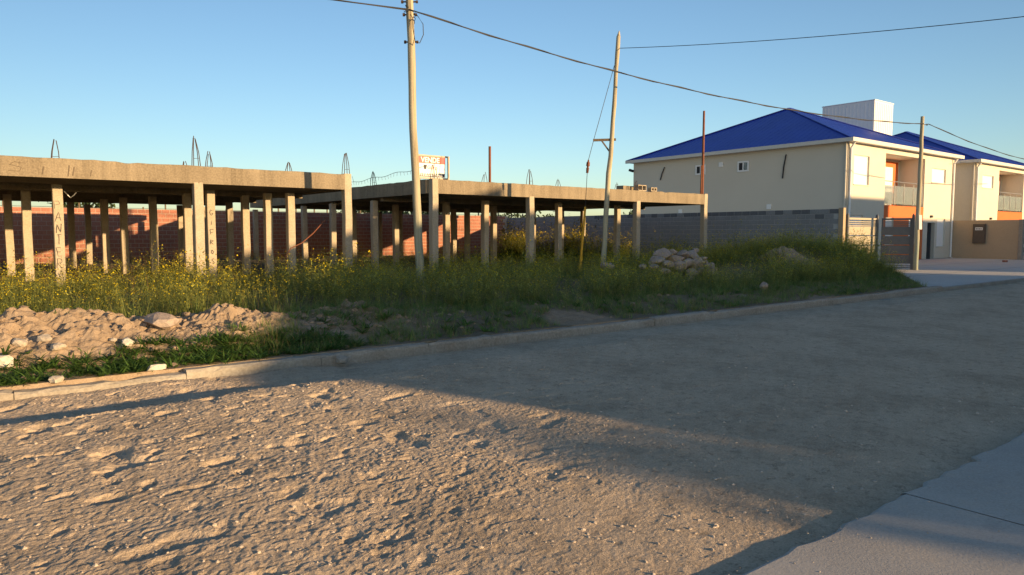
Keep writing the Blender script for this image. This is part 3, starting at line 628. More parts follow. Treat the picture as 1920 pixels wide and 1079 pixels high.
def slat_gate(name, label, A, B, zs, mat, posts=(True, True), cat='gate', hz=(.28, 2.14)):
    A = np.array([*A, 0.]); B = np.array([*B, 0.]); d = (B-A); L = np.linalg.norm(d); d /= L; n = np.array([-d[1], d[0], 0])
    t = empty(name, tuple(A), label, cat)
    for i, p in enumerate((A, B)):
        if posts[i]:
            po = mb(); po.obox(p+(0, 0, 1.1), d*.05, n*.05, (0, 0, 1.14)); pp = po.build('post', M['gate'], t)
            cp = mb(); q = p+np.array([0, 0, 2.241]); cp.add([q-d*.05-n*.05, q+d*.05-n*.05, q+d*.05+n*.05, q-d*.05+n*.05, q+np.array([0, 0, .09])], [(0, 1, 4), (1, 2, 4), (2, 3, 4), (3, 0, 4), (3, 2, 1, 0)]); cp.build('cap', M['gate'], pp)
    for (a, b) in zs: mb().obox((A+B)/2+np.array([0, 0, (a+b)/2]), d*(L/2-.055), n*.012, (0, 0, (b-a)/2)).build('slat', mat, t)
    for k in (.07, .93):
        c = A+d*L*k; mb().obox(c+n*.03+np.array([0, 0, (hz[0]+hz[1])/2]), d*.03, n*.017, (0, 0, (hz[1]-hz[0])/2)).build('stile', M['gate'], t)
    return t
ZS = [(2.06, 2.14), (1.965, 2.0), (1.885, 1.915), (1.80, 1.835), (1.44, 1.78), (1.05, 1.40), (.66, 1.01), (.27, .62), (.17, .2), (.09, .12)]
slat_gate('driveway_gate', 'closed beige slatted driveway gate beside the end of the block wall', (28.28, 14.1), (30.8, 14.1), ZS, M['gate_beige'])
slat_gate('side_gate', 'open dark grey slatted gate leaf swung towards the street', (30.86, 14.0), (31.25, 12.85), ZS, M['gate'], (False, True))
t = slat_gate('slatted_gate', 'dark gate with wide slats between the tan wall and white pier', (48.05, 13.9), (49.75, 13.9), [(.15, .18), (.24, .27), (.33, .36), (.42, .74), (.92, 1.22), (1.4, 1.72), (1.80, 1.83), (1.89, 1.92), (2.0, 2.06)], M['gate'], (True, True))
pr = mb(); pr.box(49.85, 50.3, 13.7, 14.15, 0, 2.2); setp(pr.build('gate_pier', M['kerb']), 'pale square gate pier beside the dark slatted gate', 'pier')
q = atz(1884, 492, .03); br = mb(); br.box(q[0]-.13, q[0]+.1, q[1]-.1, q[1]+.08, .03, .13); 
for zz in (.06, .095): br.box(q[0]-.135, q[0]-.1305, q[1]-.08, q[1]+.06, zz, zz+.018)
setp(br.build('brick', M['brick']), 'single red hollow brick left on the ground by the dark gate', 'brick')

# ------------------------------------------------------------------ poles and cables
def pole(name, base, top, r0, r1, label, cut=False, seed=0):
    r = random.Random(seed); t = empty(name, base, label, 'utility pole', 'wooden poles along the verge')
    b, e = np.array(base, float), np.array(top, float); n = 14; pts = []
    for i in range(n+1): pts.append(b+(e-b)*i/n+np.array([r.gauss(0, .008), r.gauss(0, .008), 0])+np.array([.012*sin(i*.55+seed), .008*sin(i*.4), 0]))
    pts[0] = pts[0]-np.array([0, 0, .4]); rs = [r0+(r1-r0)*i/n+r.gauss(0, .0025) for i in range(n+1)]
    m = mb(); m.tube(pts, rs, 14); 
    if cut: m.tube([pts[-1]-(0, 0, .01), pts[-1]+np.array([.02, -.01, .16])], [r1*.98, .012], 14)
    o = m.build('shaft', M['wood'], t, smooth=True); return t, pts
P1, pp1 = pole('utility_pole', (9.25, 15.2, .25), (9.07, 15.34, 7.75), .102, .085, 'thick tall wooden pole carrying the cable bundle in front of the gap', seed=1)
P2, pp2 = pole('utility_pole', (15.82, 15.4, .3), (16.14, 15.14, 7.35), .085, .058, 'leaning greenish wooden pole with slanted cut top and side bracket', True, seed=2)
P3, pp3 = pole('utility_pole', (31.03, 12.59, 0), (31.05, 12.6, 6.17), .098, .07, 'short wooden pole standing on the forecourt by the grey gate', seed=3)
def onp(pp, z):
    for a, b in zip(pp[:-1], pp[1:]):
        if a[2] <= z <= b[2]: return a+(b-a)*(z-a[2])/(b[2]-a[2])
    return pp[-1]
# hardware on pole 1
for z, L in ((7.02, .2), (6.72, .17), (6.08, .17)):
    c = onp(pp1, z); m = mb(); m.tube([c-RT*L, c+RT*L], .018, 8); m.tube([c-RT*L, c-RT*(L-.05)], .04, 8); m.tube([c+RT*(L-.05), c+RT*L], .035, 8); m.build('bolt', M['rebar'], P1)
c = onp(pp1, 6.75); m = mb()
for k in range(9):
    z = 6.55+.07*k; cc = onp(pp1, z); rr = .103; a0 = k*.9; m.tube([cc+np.array([rr*cos(a0+j*.5-2.2), rr*sin(a0*.3+j*.5-2.2), .04*sin(j+k)]) for j in range(7)], .008, 4)
m.build('tie_wire', M['cable'], P1)
lp = [c+RT*.10-UP*.05, c+RT*.2-UP*.1, c+RT*.33-UP*.3, c+RT*.34-UP*.55, c+RT*.25-UP*.75, c+RT*.14-UP*.7, c+RT*.09-UP*.4, c+RT*.085-UP*.15]
mb().tube([np.array(q)-FW*.12 for q in lp], .010, 5).build('cable_loop', M['cable'], P1)
# bracket arm, guy wire on pole 2
c = onp(pp2, 4.32); L = -RT; m = mb(); m.bar(c-L*.12, c+L*.56+(0, 0, -.02), .06, .07); m.bar(c+L*.02+np.array([0, 0, -.42]), c+L*.3+np.array([0, 0, -.04]), .04, .04); m.build('bracket_arm', M['bark'], P2)
gw = empty('guy_wire', tuple(aty(1087, 497, 16.2)), 'guy wire with insulator and yellow guard rod beside the leaning pole', 'guy wire')
tip = c+L*.54; topw = onp(pp2, 6.5)+L*.06; g0 = aty(1087, 497, 16.2); g0[2] = .2; gm = aty(1097.5, 388, 15.9); i0 = aty(1101, 325, 15.75); i1 = aty(1103.5, 300, 15.7)
mb().tube([topw, tip, i1], .009, 5).build('wire', M['cable'], gw); mb().tube([i0, gm], .009, 5).build('wire', M['cable'], gw)
m = mb(); dd = (i0-i1); m.tube([i1, i1+dd*.15, i1+dd*.2, i1+dd*.45, i1+dd*.5, i1+dd*.6, i1+dd*.62, i1+dd], [.02, .03, .05, .055, .03, .03, .045, .035], 8); m.build('insulator', M['rust'], gw)
mb().tube([gm, (gm+g0)/2, g0], [.032, .04, .045], 8).build('guard_rod', M['yellow'], gw)
# notice plate and insulator on pole 3
c = onp(pp3, 1.95); m = mb(); m.obox(c-FW*.11+RT*.06, RT*.06, UP*.29, FW*.006); m.build('notice_plate', M['white'], P3)
c = onp(pp3, 5.85); m = mb(); m.tube([c, c+RT*.2], .018, 6); m.tube([c+RT*.17, c+RT*.21], .04, 8); m.build('insulator', M['steel'], P3)
def cable(a, b, sag, r, label, n=28, twist=0, group=None):
    a = np.array(a, float); b = np.array(b, float); pts = [a+(b-a)*i/n-np.array([0, 0, 4*sag*(i/n)*(1-i/n)]) for i in range(n+1)]
    m = mb(); m.tube(pts, r, 6)
    if twist: m.tube([p+np.array([0, r*1.5*cos(i*1.3), r*1.5*sin(i*1.3)]) for i, p in enumerate(pts)], r*.8, 5)
    o = m.build('cable', M['cable'], smooth=True); return setp(o, label, 'cable', group)
w1 = onp(pp1, 6.80)-FW*.12; w3 = onp(pp3, 5.85)-FW*.1
cable((-22, 15.0, 7.0), w1, .75, .015, 'thick overhead cable running to the thick pole and out of view', 28, 1)
cable(w1, w3, .55, .015, 'thick overhead cable sagging between the thick pole and forecourt pole', 40, 1)
cable(w3+RT*.2, (56, 12.4, 5.6), .55, .014, 'overhead cable leading from the forecourt pole past the second house', 24, 1)
e2 = CAM+ray(1920, 10)*(15); d2 = onp(pp2, 7.0); cable(d2, d2+(e2-d2)*1.6, .25, .009, 'thin single wire strung from the cut top of the leaning pole')
cable((47.3, 17.0, 5.7), (95, 22, 8.2), .3, .014, 'thin service wire leaving the eaves of the house')

# ------------------------------------------------------------------ rocks
def rock_mesh(seed, sub=2, flat=.75):
    r = random.Random(seed); bm = bmesh.new(); bmesh.ops.create_icosphere(bm, subdivisions=sub, radius=1)
    V = np.array([v.co[:] for v in bm.verts]); Fs = [tuple(v.index for v in f.verts) for f in bm.faces]; bm.free()
    for _ in range(11):
        n = np.array([r.gauss(0, 1) for _ in range(3)]); n /= np.linalg.norm(n); d = r.uniform(.55, .85); s = V@n; V = V-np.outer(np.maximum(s-d, 0), n)
    V = V*np.array([1, r.uniform(.65, .95), r.uniform(.5, .8)*flat/.75]); V += .03*np.array([[r.gauss(0, 1) for _ in range(3)] for _ in V]); return V, Fs
def rock(name, c, s, seed, mat, label, cat, group=None, sub=2):
    V, Fs = rock_mesh(seed, sub); a = seed*1.7; R_ = np.array([[cos(a), -sin(a), 0], [sin(a), cos(a), 0], [0, 0, 1]])
    m = mb(); m.add(V@R_.T*s+np.array(c), Fs); 
    o = m.build(name, mat); return setp(o, label, cat, group)
# rubble heap: stones placed by where each shows
hp = [(1245, 478, .30), (1268, 487, .24), (1282, 477, .24), (1296, 481, .24), (1230, 490, .24), (1252, 497, .2), (1272, 500, .22), (1288, 494, .26), (1303, 497, .28), (1320, 493, .2), (1328, 505, .2), (1312, 509, .2), (1296, 512, .17), (1335, 497, .12), (1245, 508, .16), (1225, 500, .14), (1318, 485, .14), (1262, 474, .12), (1303, 470, .12), (1337, 507, .12)]
for i, (a, b, s) in enumerate(hp):
    Yr = 13.4-(b-470)*.022+.12*sin(i*2.3); q = aty(a, b, Yr)
    rock('rubble_stone', q, s*1.2, 300+i, M['rubble'], 'broken concrete stone in the rubble heap among the weeds', 'stone', 'stones of the rubble heap')
m = mb(); q = aty(1280, 515, 13.2); V, Fs = rock_mesh(77, 3); m.add(V*np.array([1.5, .9, .55])+np.array([q[0], 13.4, .25]), Fs); m.build('rubble_soil', M['soil'], kind='structure', label='soil under the rubble heap')
# smooth spoil mound among the weeds
m = mb(); q = aty(1480, 500, 12.2)
def mound(X, Y): return -.15+.8*np.exp(-(((X-q[0])/1.05)**2+((Y-12.4)/1.0)**2))+.16*perlin(X*1.3, Y*1.3, 61)+.07*np.abs(perlin(X*3.4, Y*3.4, 63))+.03*perlin(X*7, Y*7, 62)+verge_z(X, Y)*.5
m.grid(np.linspace(q[0]-2.2, q[0]+2.2, 60), np.linspace(10.6, 14.4, 50), mound); m.build('spoil_mound', M['soil'], smooth=False, kind='structure', label='small bare heap of dug soil among weeds near the gate')
stones = [(1140, 498, 12.8, .22, 'flat pale stone lying in weeds beside the leaning pole', M['rubble']), (1205, 500, 12.6, .13, 'small pale stone between the leaning pole and rubble heap', M['rubble']), (1432, 537, 9.2, .13, 'single rough stone on the bare patch below the spoil heap', M['rubble']), (1296, 525, 11.6, .16, 'grey stone in the grass just below the rubble heap', M['rubble'])]
for i, (a, b, Y, s, l, mt) in enumerate(stones): rock('stone', aty(a, b, Y), s, 500+i, mt, l, 'stone')
bank = [(212, 640, .055, 'round cream stone lying on the soil bank', M['stone']), (240, 648, .09, 'flat white slab fragment lying on the soil bank', M['pale']), (305, 612, .24, 'large flat rubble lump on top of the soil bank', M['rubble']), (105, 718, .09, 'pale rounded stone resting behind the kerb edge', M['stone']), (2, 688, .13, 'white stone half hidden in the bank grass', M['pale']), (110, 655, .10, 'cream clod lodged in the middle of the bank', M['stone']), (85, 640, .09, 'rough pale clod high on the bank', M['stone']), (38, 648, .10, 'pitted pale clod on the crest of the bank', M['stone'])]
for i, (a, b, s, l, mt) in enumerate(bank):
    d = ray(a, b); k = 1.0
    Ys = np.linspace(8.1, 12, 400); Pz = CAM[2]+d[2]/d[1]*Ys; gz = verge_z(d[0]/d[1]*Ys, Ys); j = int(np.argmax(Pz < gz)); Yh = Ys[j]; rock('stone', (d[0]/d[1]*Yh, Yh, gz[j]+s*.25), s, 600+i, mt, l, 'stone')
kp = atz(322, 712, .07); V, Fs = rock_mesh(77, 2); m = mb(); m.add(V*np.array([.15, .075, .05])+np.array([kp[0], KERB_Y+.15, .10]), Fs); setp(m.build('concrete_fragment', M['pale']), 'flat pale slab fragment lying on top of the kerb', 'concrete piece')
kp = atz(645, 681, -.03); rock('stone', (kp[0], KERB_Y-.1, 0), .1, 90, M['kerb'], 'grey wedge of broken concrete leaning on the kerb face', 'stone')
# loose clods and pebbles: uncountable
def scatter(name, n, xr, yr, smin, smax, zf, mat, label, pw=2.5, dens=None, seed=0):
    g_ = np.random.default_rng(seed); tm = [rock_mesh(900+i, 1) for i in range(6)]; Vs = []; Fq = []; off = 0
    X = g_.uniform(*xr, n); Y = g_.uniform(*yr, n)
    if dens is not None: k = g_.random(n) < dens(X, Y); X, Y = X[k], Y[k]
    Z = zf(X, Y); s = smin+(smax-smin)*g_.random(len(X))**pw; A = g_.uniform(0, 2*pi, len(X))
    for ti in range(6):
        V, Fs = tm[ti]; sel = np.arange(len(X)) % 6 == ti; c, sn = np.cos(A[sel]), np.sin(A[sel]); k = sel.sum()
        P_ = np.empty((k, len(V), 3)); P_[:, :, 0] = (c[:, None]*V[None, :, 0]-sn[:, None]*V[None, :, 1])*s[sel][:, None]+X[sel][:, None]; P_[:, :, 1] = (sn[:, None]*V[None, :, 0]+c[:, None]*V[None, :, 1])*s[sel][:, None]+Y[sel][:, None]; P_[:, :, 2] = V[None, :, 2]*.8*s[sel][:, None]+(Z[sel]+s[sel]*.08)[:, None]
        f = np.array(Fs)[None]+(np.arange(k)*len(V))[:, None, None]+off; Vs.append(P_.reshape(-1, 3)); Fq.append(f.reshape(-1, 3)); off += k*len(V)
    m = mb(); m.v = [np.concatenate(Vs)]; m.f = list(map(tuple, np.concatenate(Fq).tolist())); m.n = off
    return m.build(name, mat, kind='stuff', label=label)
scatter('pebbles', 16000, (-.8, 9), (2.0, 7.9), .0025, .020, road_z, M['pebble'], 'loose pebbles and clods scattered over the dirt road', 6.5, lambda X, Y: .35+.65*sstep(6.5, 3.5, X+.35*Y-1), 5)
scatter('grit', 2600, (1.5, 14), (.2, 1.85), .002, .009, lambda X, Y: X*0-.022, M['pebble'], 'fine grit strewn along the edge of the concrete pavement', 4, lambda X, Y: .15+.85*sstep(.9, 1.8, Y+.3*perlin(X*1.2, Y*1.2, 44)), 8)
scatter('clods', 6500, (-2, 12), (8.25, 11), .006, .075, verge_z, M['soil'], 'loose clods and small stones on the soil bank', 4, lambda X, Y: np.clip(np.exp(-((Y-9.7)/.8)**2)*(.2+.8*sstep(7, 4, X)), 0, 1), 6)

# ------------------------------------------------------------------ vegetation
def plant_templates():
    T = {}
    def blade(V, C, p, d, L, w, bend, col, segs=3):
        side = np.cross(d, [0, 0, 1.]); nn = np.linalg.norm(side); side = side/nn if nn > 1e-3 else np.array([1., 0, 0]); q = np.array(p, float); dd = np.array(d, float); rows = []
        for i in range(segs+1):
            t = i/segs; ww = w*(1-t)**.7*.5+.0008; rows.append((q-side*ww, q+side*ww)); dd = dd+np.array([d[0], d[1], 0])*bend/segs-np.array([0, 0, bend*.35/segs]); dd /= np.linalg.norm(dd); q = q+dd*L/segs
        for i in range(segs):
            a, b = rows[i]; c, e = rows[i+1]; V.append([a, b, e, c]); C.append(col)
        return q
    def quad(V, C, c, s, rng, col, flat=False):
        n = rng.normal(size=3); 
        if flat: n = np.array([0, 0, 1.])+.5*n
        n /= np.linalg.norm(n); u = np.cross(n, rng.normal(size=3)); u /= np.linalg.norm(u); v = np.cross(n, u); V.append([c-u*s-v*s*.6, c+u*s-v*s*.6, c+u*s*.6+v*s*.6, c-u*s*.6+v*s*.6]); C.append(col)
    for k in range(7):                                   # mustard like weed: branching, feathery, yellow heads
        rng = np.random.default_rng(k); V, C = [], []
        for s in range(4):
            a = rng.uniform(0, 2*pi); e = rng.uniform(.1, .55); d = np.array([e*cos(a), e*sin(a), 1]); d /= np.linalg.norm(d); h = rng.uniform(.6, 1.05); g = rng.uniform(.75, 1.2)
            base = np.array([rng.normal(0, .05), rng.normal(0, .05), 0]); stem = np.array([.27, .29, .08])*g; tip = blade(V, C, base, d, h, .013, rng.uniform(-.1, .4), stem, 3)
            for l in range(10):
                t = rng.uniform(.08, .97); pt = base+(tip-base)*t; b = rng.uniform(0, 2*pi); ld = np.array([cos(b), sin(b), rng.uniform(.1, 1.1)]); ld /= np.linalg.norm(ld)
                q = blade(V, C, pt, ld, rng.uniform(.12, .30)*(1.15-t*.5), rng.uniform(.02, .045), .4, (np.array([.21, .275, .075])*(1-t)+np.array([.42, .40, .09])*t)*g*rng.uniform(.65, 1.25), 1)
                if t > .6 and rng.random() < .16: quad(V, C, q, rng.uniform(.011, .019), rng, np.array([.78, .60, .02])*rng.uniform(.8, 1.1))
            for l in range(rng.integers(1, 4)): quad(V, C, tip+rng.normal(0, .04, 3), rng.uniform(.011, .019), rng, np.array([.78, .60, .02])*rng.uniform(.8, 1.1))
        T['mustard%d' % k] = (np.array(V), np.array(C))
    for k in range(5):                                   # grass tuft
        rng = np.random.default_rng(50+k); V, C = [], []
        for s in range(13):
            a = rng.uniform(0, 2*pi); e = rng.uniform(.15, .9); d = np.array([e*cos(a), e*sin(a), 1]); d /= np.linalg.norm(d); g = rng.uniform(.7, 1.25); dry = rng.random() < .14
            blade(V, C, [rng.normal(0, .04), rng.normal(0, .04), 0], d, rng.uniform(.5, 1.1), .02, rng.uniform(.3, 1.0), (np.array([.36, .28, .12]) if dry else np.array([.17, .25, .075]))*g, 2)
        T['grass%d' % k] = (np.array(V), np.array(C))
    for k in range(5):                                   # low broad leaved rosette
        rng = np.random.default_rng(80+k); V, C = [], []
        for s in range(18):
            a = rng.uniform(0, 2*pi); e = rng.uniform(.5, 1.7); d = np.array([e*cos(a), e*sin(a), .8]); d /= np.linalg.norm(d); g = rng.uniform(.7, 1.25)
            blade(V, C, [rng.normal(0, .05), rng.normal(0, .05), 0], d, rng.uniform(.6, 1.1), .11, rng.uniform(.5, 1.2), np.array([.10, .185, .04])*g, 2)
        T['rosette%d' % k] = (np.array(V), np.array(C))
    for k in range(3):                                   # dry stalks
        rng = np.random.default_rng(120+k); V, C = [], []
        for s in range(9):
            a = rng.uniform(0, 2*pi); e = rng.uniform(.05, .45); d = np.array([e*cos(a), e*sin(a), 1]); d /= np.linalg.norm(d); tip = blade(V, C, [rng.normal(0, .05), rng.normal(0, .05), 0], d, rng.uniform(.7, 1.1), .009, .3, np.array([.30, .19, .09])*rng.uniform(.7, 1.2), 3)
            for l in range(3): quad(V, C, tip+rng.normal(0, .03, 3), .013, rng, np.array([.34, .22, .11]))
        T['dry%d' % k] = (np.array(V), np.array(C))
    return T
TPL = plant_templates()
def plants(name, items, label, zf, mat=None, kind='stuff', sink=.02):
    """items: list of (prefix, X array, Y array, scale array)"""
    Vs, Cs = [], []; g_ = np.random.default_rng(len(name)*7)
    for pre, X, Y, sc in items:
        ks = [k for k in TPL if k.startswith(pre)]; pick = g_.integers(0, len(ks), len(X)); Z = zf(X, Y); A = g_.uniform(0, 2*pi, len(X)); tint = g_.uniform(.72, 1.28, len(X)); hs = g_.uniform(.85, 1.15, len(X))
        for ti, k in enumerate(ks):
            sel = pick == ti; n = sel.sum()
            if not n: continue
            V, C = TPL[k]; c, s = np.cos(A[sel])[:, None, None], np.sin(A[sel])[:, None, None]; S_ = sc[sel][:, None, None]; P_ = np.empty((n,)+V.shape)
            P_[..., 0] = (c*V[None, ..., 0]-s*V[None, ..., 1])*S_+X[sel][:, None, None]; P_[..., 1] = (s*V[None, ..., 0]+c*V[None, ..., 1])*S_+Y[sel][:, None, None]; P_[..., 2] = V[None, ..., 2]*S_*hs[sel][:, None, None]+Z[sel][:, None, None]-sink
            Vs.append(P_.reshape(-1, 3)); Cs.append(np.repeat((C[None]*tint[sel][:, None, None]).reshape(-1, 3), 4, axis=0))
    V = np.concatenate(Vs); C = np.concatenate(Cs); n = len(V)//4
    me = bpy.data.meshes.new(name); me.vertices.add(len(V)); me.vertices.foreach_set('co', V.astype(np.float32).ravel()); me.loops.add(len(V)); me.loops.foreach_set('vertex_index', np.arange(len(V), dtype=np.int32)); me.polygons.add(n); me.polygons.foreach_set('loop_start', np.arange(0, len(V), 4, dtype=np.int32)); me.polygons.foreach_set('loop_total', np.full(n, 4, np.int32)); me.update(calc_edges=True)
    at = me.color_attributes.new('tint', 'FLOAT_COLOR', 'POINT'); at.data.foreach_set('color', np.concatenate([C, np.ones((len(C), 1))], 1).astype(np.float32).ravel()); me.materials.append(mat or M['plant'])
    o = bpy.data.objects.new(name, me); COL.objects.link(o)
    if label: setp(o, label=label)
    if kind: o['kind'] = kind
    return o
G = np.random.default_rng(4)
HMX = aty(1480, 500, 12.2)[0]
def pick(n, xr, yr, ok): X = G.uniform(*xr, n); Y = G.uniform(*yr, n); k = G.random(n) < ok(X, Y); return X[k], Y[k]
def edge_ok(X, Y):       # weeds end towards the forecourt and thin out round the two heaps
    k = 1-np.exp(-(((X-18.2)/1.5)**2+((Y-12.6)/1.5)**2)**2)-.75*np.exp(-(((X-HMX)/.8)**2+((Y-11.8)/1.2)**2)**2)
    return np.clip(k, 0, 1)*(X < np.minimum(edge_x(Y)-.1+.2*perlin(X*1.3, Y*1.3, 37), 27.8)).astype(float)
# yellow flowered field
def clump(X, Y, f, sd): return perlin(X*f, Y*f, sd)
X, Y = pick(8300, (-1.5, 27.7), (9.2, 18.6), lambda X, Y: edge_ok(X, Y)*(.08+.92*sstep(0, .7, Y-10.2+.9*sstep(4.6, 7.0, X)))*(Y > 10.2-1.0*sstep(4.6, 7.0, X))*(.4+.6*sstep(-.35, .15, clump(X, Y, .8, 70)))*np.clip(1.2-X*.012, .6, 1))
h1 = G.uniform(.28, .60, len(X))*(1+.6*clump(X, Y, .8, 76))*(1+.15*sstep(14, 20, X))
Xb, Yb = pick(2300, (-1.5, 27.6), (18.4, 35), lambda X, Y: .6*(.4+.6*sstep(-.2, .3, clump(X, Y, .5, 71)))); h2 = G.uniform(.16, .36, len(Xb))*(1+.9*sstep(29, 34, Yb)+.9*sstep(24.5, 26.5, Xb))
Xd, Yd = pick(520, (-5, 27), (14, 35), lambda X, Y: edge_ok(X, Y)*.7); h3 = G.uniform(.35, .7, len(Xd))
Xm, Ym = pick(1500, (17.5, 27.6), (9.2, 15.5), lambda X, Y: edge_ok(X, Y)*.9); h4 = G.uniform(.3, .58, len(Xm))
plants('flowering_weeds', [('mustard', X, Y, h1), ('mustard', Xb, Yb, h2), ('mustard', Xm, Ym, h4), ('dry', Xd, Yd, h3)], 'tall yellow flowered weeds covering the vacant lot', verge_z)
Xg, Yg = pick(4600, (-1.5, 27.7), (10.2, 18.6), lambda X, Y: edge_ok(X, Y)*.75); hg = G.uniform(.16, .40, len(Xg))
Xh, Yh = pick(8600, (2.7, 27), (8.2, 10.7), lambda X, Y: edge_ok(X, Y)*(X > 2.7+1.0*sstep(9.0, 9.6, Y))*sstep(.5, .28, perlin(X*.55, Y*.9, 34)-.2*sstep(11, 16, X))*sstep(-.6, -.15, clump(X, Y*1.3, .9, 72)+.2*sstep(11, 16, X))); hh = G.uniform(.09, .27, len(Xh))
Xi, Yi = pick(1500, (-1.5, 27), (18.6, 35), lambda X, Y: .8+0*X); hi = G.uniform(.12, .3, len(Xi))
plants('rough_grass', [('grass', Xg, Yg, hg), ('grass', Xh, Yh, hh), ('grass', Xi, Yi, hi)], 'rough green grass between the taller weeds and along the kerb', verge_z)
Xr, Yr = pick(1300, (-3, 4.2), (8.2, 9.15), lambda X, Y: sstep(-.45, .1, clump(X, Y, .7, 73)+.3*sstep(9.1, 8.6, Y))); hr = G.uniform(.10, .26, len(Xr))
Xs, Ys = pick(1300, (3, 25), (8.3, 10.8), lambda X, Y: edge_ok(X, Y)*.8*sstep(.5, .28, perlin(X*.55, Y*.9, 34))*sstep(-.25, .15, clump(X, Y*1.4, .8, 74))); hs_ = G.uniform(.10, .28, len(Xs))
Xt, Yt = pick(260, (-2, 6.5), (9.0, 10.5), lambda X, Y: .45*sstep(.05, .3, clump(X, Y, 1.1, 75))); ht = G.uniform(.07, .17, len(Xt))
plants('broadleaf_weeds', [('rosette', Xr, Yr, hr), ('rosette', Xs, Ys, hs_), ('rosette', Xt, Yt, ht)], 'low broad leaved green weeds behind the kerb', verge_z)
# shrubs by the block wall
for i, (px_, Y, h, l) in enumerate([(1018, 24.5, 1.15, 'dark spiky bush growing behind the front columns'), (1066, 24.0, 1.35, 'bright green bush beside the yellow guard rod'), (1112, 23.0, 1.0, 'low leafy bush between the leaning pole and block wall'), (1165, 22.4, .95, 'yellowish bush between the front columns and the block wall'), (1255, 21.4, .85, 'broad bush in front of the block wall by the end column'), (965, 27.5, 1.5, 'pale tall bush at the corner of brick and block walls')]):
    x = rX(px_, Y); n = 60; Xp = x+G.normal(0, .42, n); Yp = Y+G.normal(0, .38, n); b = empty('shrub', (x, Y, .25), l, 'shrub')
    f = plants('foliage', [('mustard', Xp, Yp, G.uniform(.75, 1.15, n)*h), ('rosette', Xp, Yp, G.uniform(.5, .8, n)*h)], None, verge_z, kind=None); f.parent = b; f.matrix_parent_inverse = b.matrix_world.inverted(); f.location = (-x, -Y, -.25)
    mb().tube([(x, Y, .15), (x+.03, Y, .25+h*.5)], [.03, .015], 6).build('stem', M['bark'], b)
# trees beyond the back wall
def tree(x, y, h, w, label, seed):
    g_ = np.random.default_rng(seed); t = empty('tree', (x, y, 0), label, 'tree', 'trees beyond the brick wall')
    m = mb(); m.tube([(x, y, -.2), (x+.1, y, h*.35), (x, y+.1, h*.7)], [.18, .13, .06], 8)
    for k in range(5): a = k*1.26; m.tube([(x, y, h*.4), (x+cos(a)*w*.3, y+sin(a)*w*.3, h*.7)], [.07, .02], 5)
    m.build('trunk', M['bark'], t)
    n = 900; cl = g_.normal(size=(14, 3)); cl /= np.linalg.norm(cl, axis=1)[:, None]; cl *= g_.uniform(.3, .8, (14, 1)); ci = g_.integers(0, 14, n); p = cl[ci]+g_.normal(0, .2, (n, 3)); P_ = p*np.array([w/2, w/2, h*.33])+np.array([x, y, h*.66])
    u = g_.normal(size=(n, 3)); u /= np.linalg.norm(u, axis=1)[:, None]; v = np.cross(u, g_.normal(size=(n, 3))); v /= np.linalg.norm(v, axis=1)[:, None]; s = g_.uniform(.08, .19, (n, 1))
    V = np.stack([P_-u*s-v*s*.5, P_+u*s-v*s*.5, P_+u*s+v*s*.5, P_-u*s+v*s*.5], 1).reshape(-1, 3); C = np.repeat(np.array([.06, .085, .03])*g_.uniform(.6, 1.5, (n, 1)), 4, 0)
    q = mb(); q.v = [V]; q.n = len(V); q.f = [(4*i, 4*i+1, 4*i+2, 4*i+3) for i in range(n)]; o = q.build('crown', M['plant'], t); at = o.data.color_attributes.new('tint', 'FLOAT_COLOR', 'POINT'); at.data.foreach_set('color', np.concatenate([C, np.ones((len(C), 1))], 1).astype(np.float32).ravel())
for i, (px_, Y, h, w, l) in enumerate([(160, 62, 5.2, 4.5, 'round tree beyond the brick wall seen past the lettered column'), (655, 70, 4.2, 5, 'small tree beyond the brick wall behind the corner column'), (708, 58, 4.6, 7, 'broad tree beyond the brick wall seen through the building gap'), (745, 60, 4.4, 6, 'spreading tree beyond the wall behind the thick pole'), (818, 66, 4.8, 3, 'slim tree beyond the wall behind the sale board corner column'), (955, 60, 4.2, 8, 'wide tree beyond the junction of brick and block walls'), (1033, 75, 4.6, 3, 'small tree standing past the block wall behind the bushes'), (1200, 60, 5.0, 3.5, 'dark tree top rising past the block wall near the house')]):
    tree(rX(px_, Y), Y, h, w, l, 40+i)

# ------------------------------------------------------------------ buildings across the street (they throw the evening shade)
NY = -16.0
TS = tan(SUN_EL)/cos(SUN_AZ)                      # fall of the light per metre of Y
def zc(z, Y): return z+TS*(Y-NY)                 # height across the street that shades height z at depth Y
def plain_house(x0, x1, y0, y1, ztop_l, ztop_r, label, mat, wins):
    t = empty('neighbour_house', (x0, y1, 0), label, 'house'); m = mb()
    m.hexa([(x0, y0, 0), (x1, y0, 0), (x1, y1, 0), (x0, y1, 0), (x0, y0, ztop_l), (x1, y0, ztop_r), (x1, y1, ztop_r), (x0, y1, ztop_l)]); m.build('wall', mat, t)
    d = np.array([x1-x0, 0, ztop_r-ztop_l]); L = np.linalg.norm(d); d /= L; up_ = np.array([-d[2], 0, d[0]])
    mb().obox(np.array([(x0+x1)/2, (y0+y1)/2, (ztop_l+ztop_r)/2])+up_*.05, d*(L/2-.002), (0, (y1-y0)/2+.15, 0), up_*.045).build('roof', M['kerb'], t)
    for (a, b, c, e) in wins:
        w = mb().box(a, b, y1+.003, y1+.03, c, e).build('window', M['dark'], t); mb().box(a-.06, b+.06, y1+.031, y1+.07, c-.08, c).build('sill', M['white'], w)
    return t
plain_house(13.25, 27.2, NY, NY+6, zc(0, 7.4)-.1, zc(2.08, 18.45)-.17, 'low house with a sloping roof across the street', M['cream'], [(15.5, 16.5, .9, 2), (20, 22, .9, 2.2), (24, 26, .9, 2.2)])
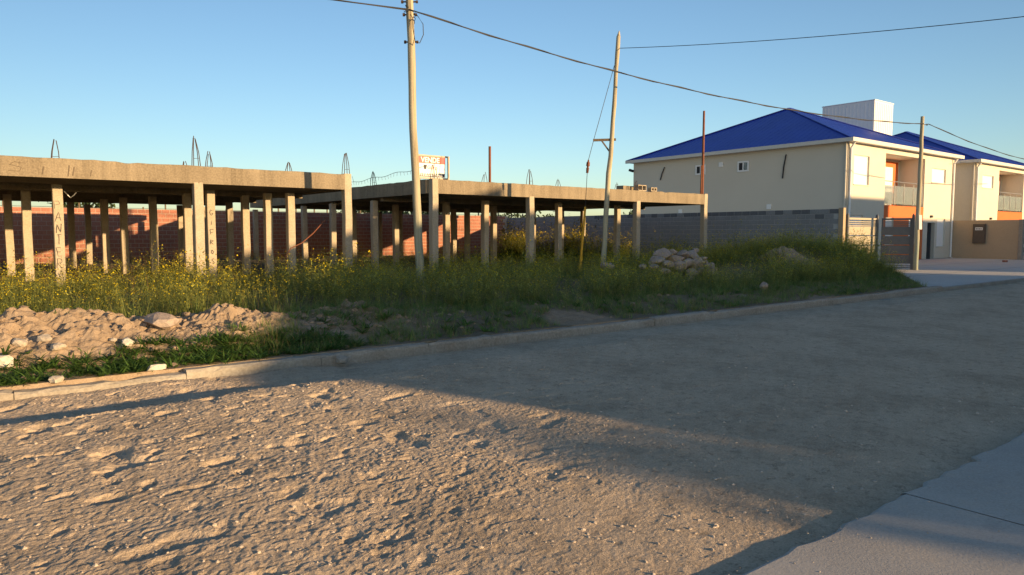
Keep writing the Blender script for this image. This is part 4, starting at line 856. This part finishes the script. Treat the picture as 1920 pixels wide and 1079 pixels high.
plain_house(27.25, 38.5, NY, NY+6, zc(2.08, 18.45)-TS*6, zc(2.08, 18.45)-TS*6, 'flat roofed two storey house across the street', M['tan'], [(29, 31, .9, 2.2), (34, 36, .9, 2.2), (29, 31, 3.4, 4.5), (34, 36, 3.4, 4.5)])
plain_house(44.3, 47.35, NY, NY+6, zc(2.2, 17.5)-TS*6, zc(2.2, 17.5)-TS*6, 'narrow flat roofed house beyond the alley across the street', M['cream'], [(45, 46.6, .9, 2.2)])
plain_house(47.4, 52.0, NY+3.5, NY+6, zc(3.19, 17.5)-TS*6, zc(3.19, 17.5)-TS*6, 'taller flat roofed block across the street', M['tan'], [(49, 50.6, .9, 2.2), (49, 50.6, 3.9, 5.1)])
plain_house(52.05, 82, NY, NY+6, zc(2.2, 17.5)-TS*6-.02, zc(2.2, 17.5)-TS*6-.02, 'long flat roofed row house across the street', M['cream'], [(57, 59, .9, 2.2), (63, 65, .9, 2.2), (70, 72, .9, 2.2)])
bx, by = 12.5, -15.6; hb = empty('shade_bush', (bx, by, 0), 'large dense bush added beside the low house to soften its shadow edge', 'bush')  # bush out of view, added to give the road shadow a soft ragged edge
g_ = np.random.default_rng(9); n = 9000; p = g_.normal(size=(n, 3)); p /= np.linalg.norm(p, axis=1)[:, None]; p *= g_.uniform(.55, 1.0, (n, 1))**.6; p += .06*g_.normal(size=(n, 3))
zt = zc(0, 3.6); P_ = p*np.array([1.35, .9, zt*.55])+np.array([bx, by, zt*.47]); u = g_.normal(size=(n, 3)); u /= np.linalg.norm(u, axis=1)[:, None]; v = np.cross(u, g_.normal(size=(n, 3))); v /= np.linalg.norm(v, axis=1)[:, None]; sz = g_.uniform(.03, .07, (n, 1))
q = mb(); q.v = [np.stack([P_-u*sz-v*sz*.5, P_+u*sz-v*sz*.5, P_+u*sz+v*sz*.5, P_-u*sz+v*sz*.5], 1).reshape(-1, 3)]; q.n = 4*n; q.f = [(4*i, 4*i+1, 4*i+2, 4*i+3) for i in range(n)]
o = q.build('foliage', M['plant'], hb); at = o.data.color_attributes.new('tint', 'FLOAT_COLOR', 'POINT'); at.data.foreach_set('color', np.tile(np.array([.05, .09, .03, 1], np.float32), 4*n))
mb().tube([(bx, by, -.1), (bx, by, zt*.5)], [.12, .06], 8).build('stem', M['bark'], hb)
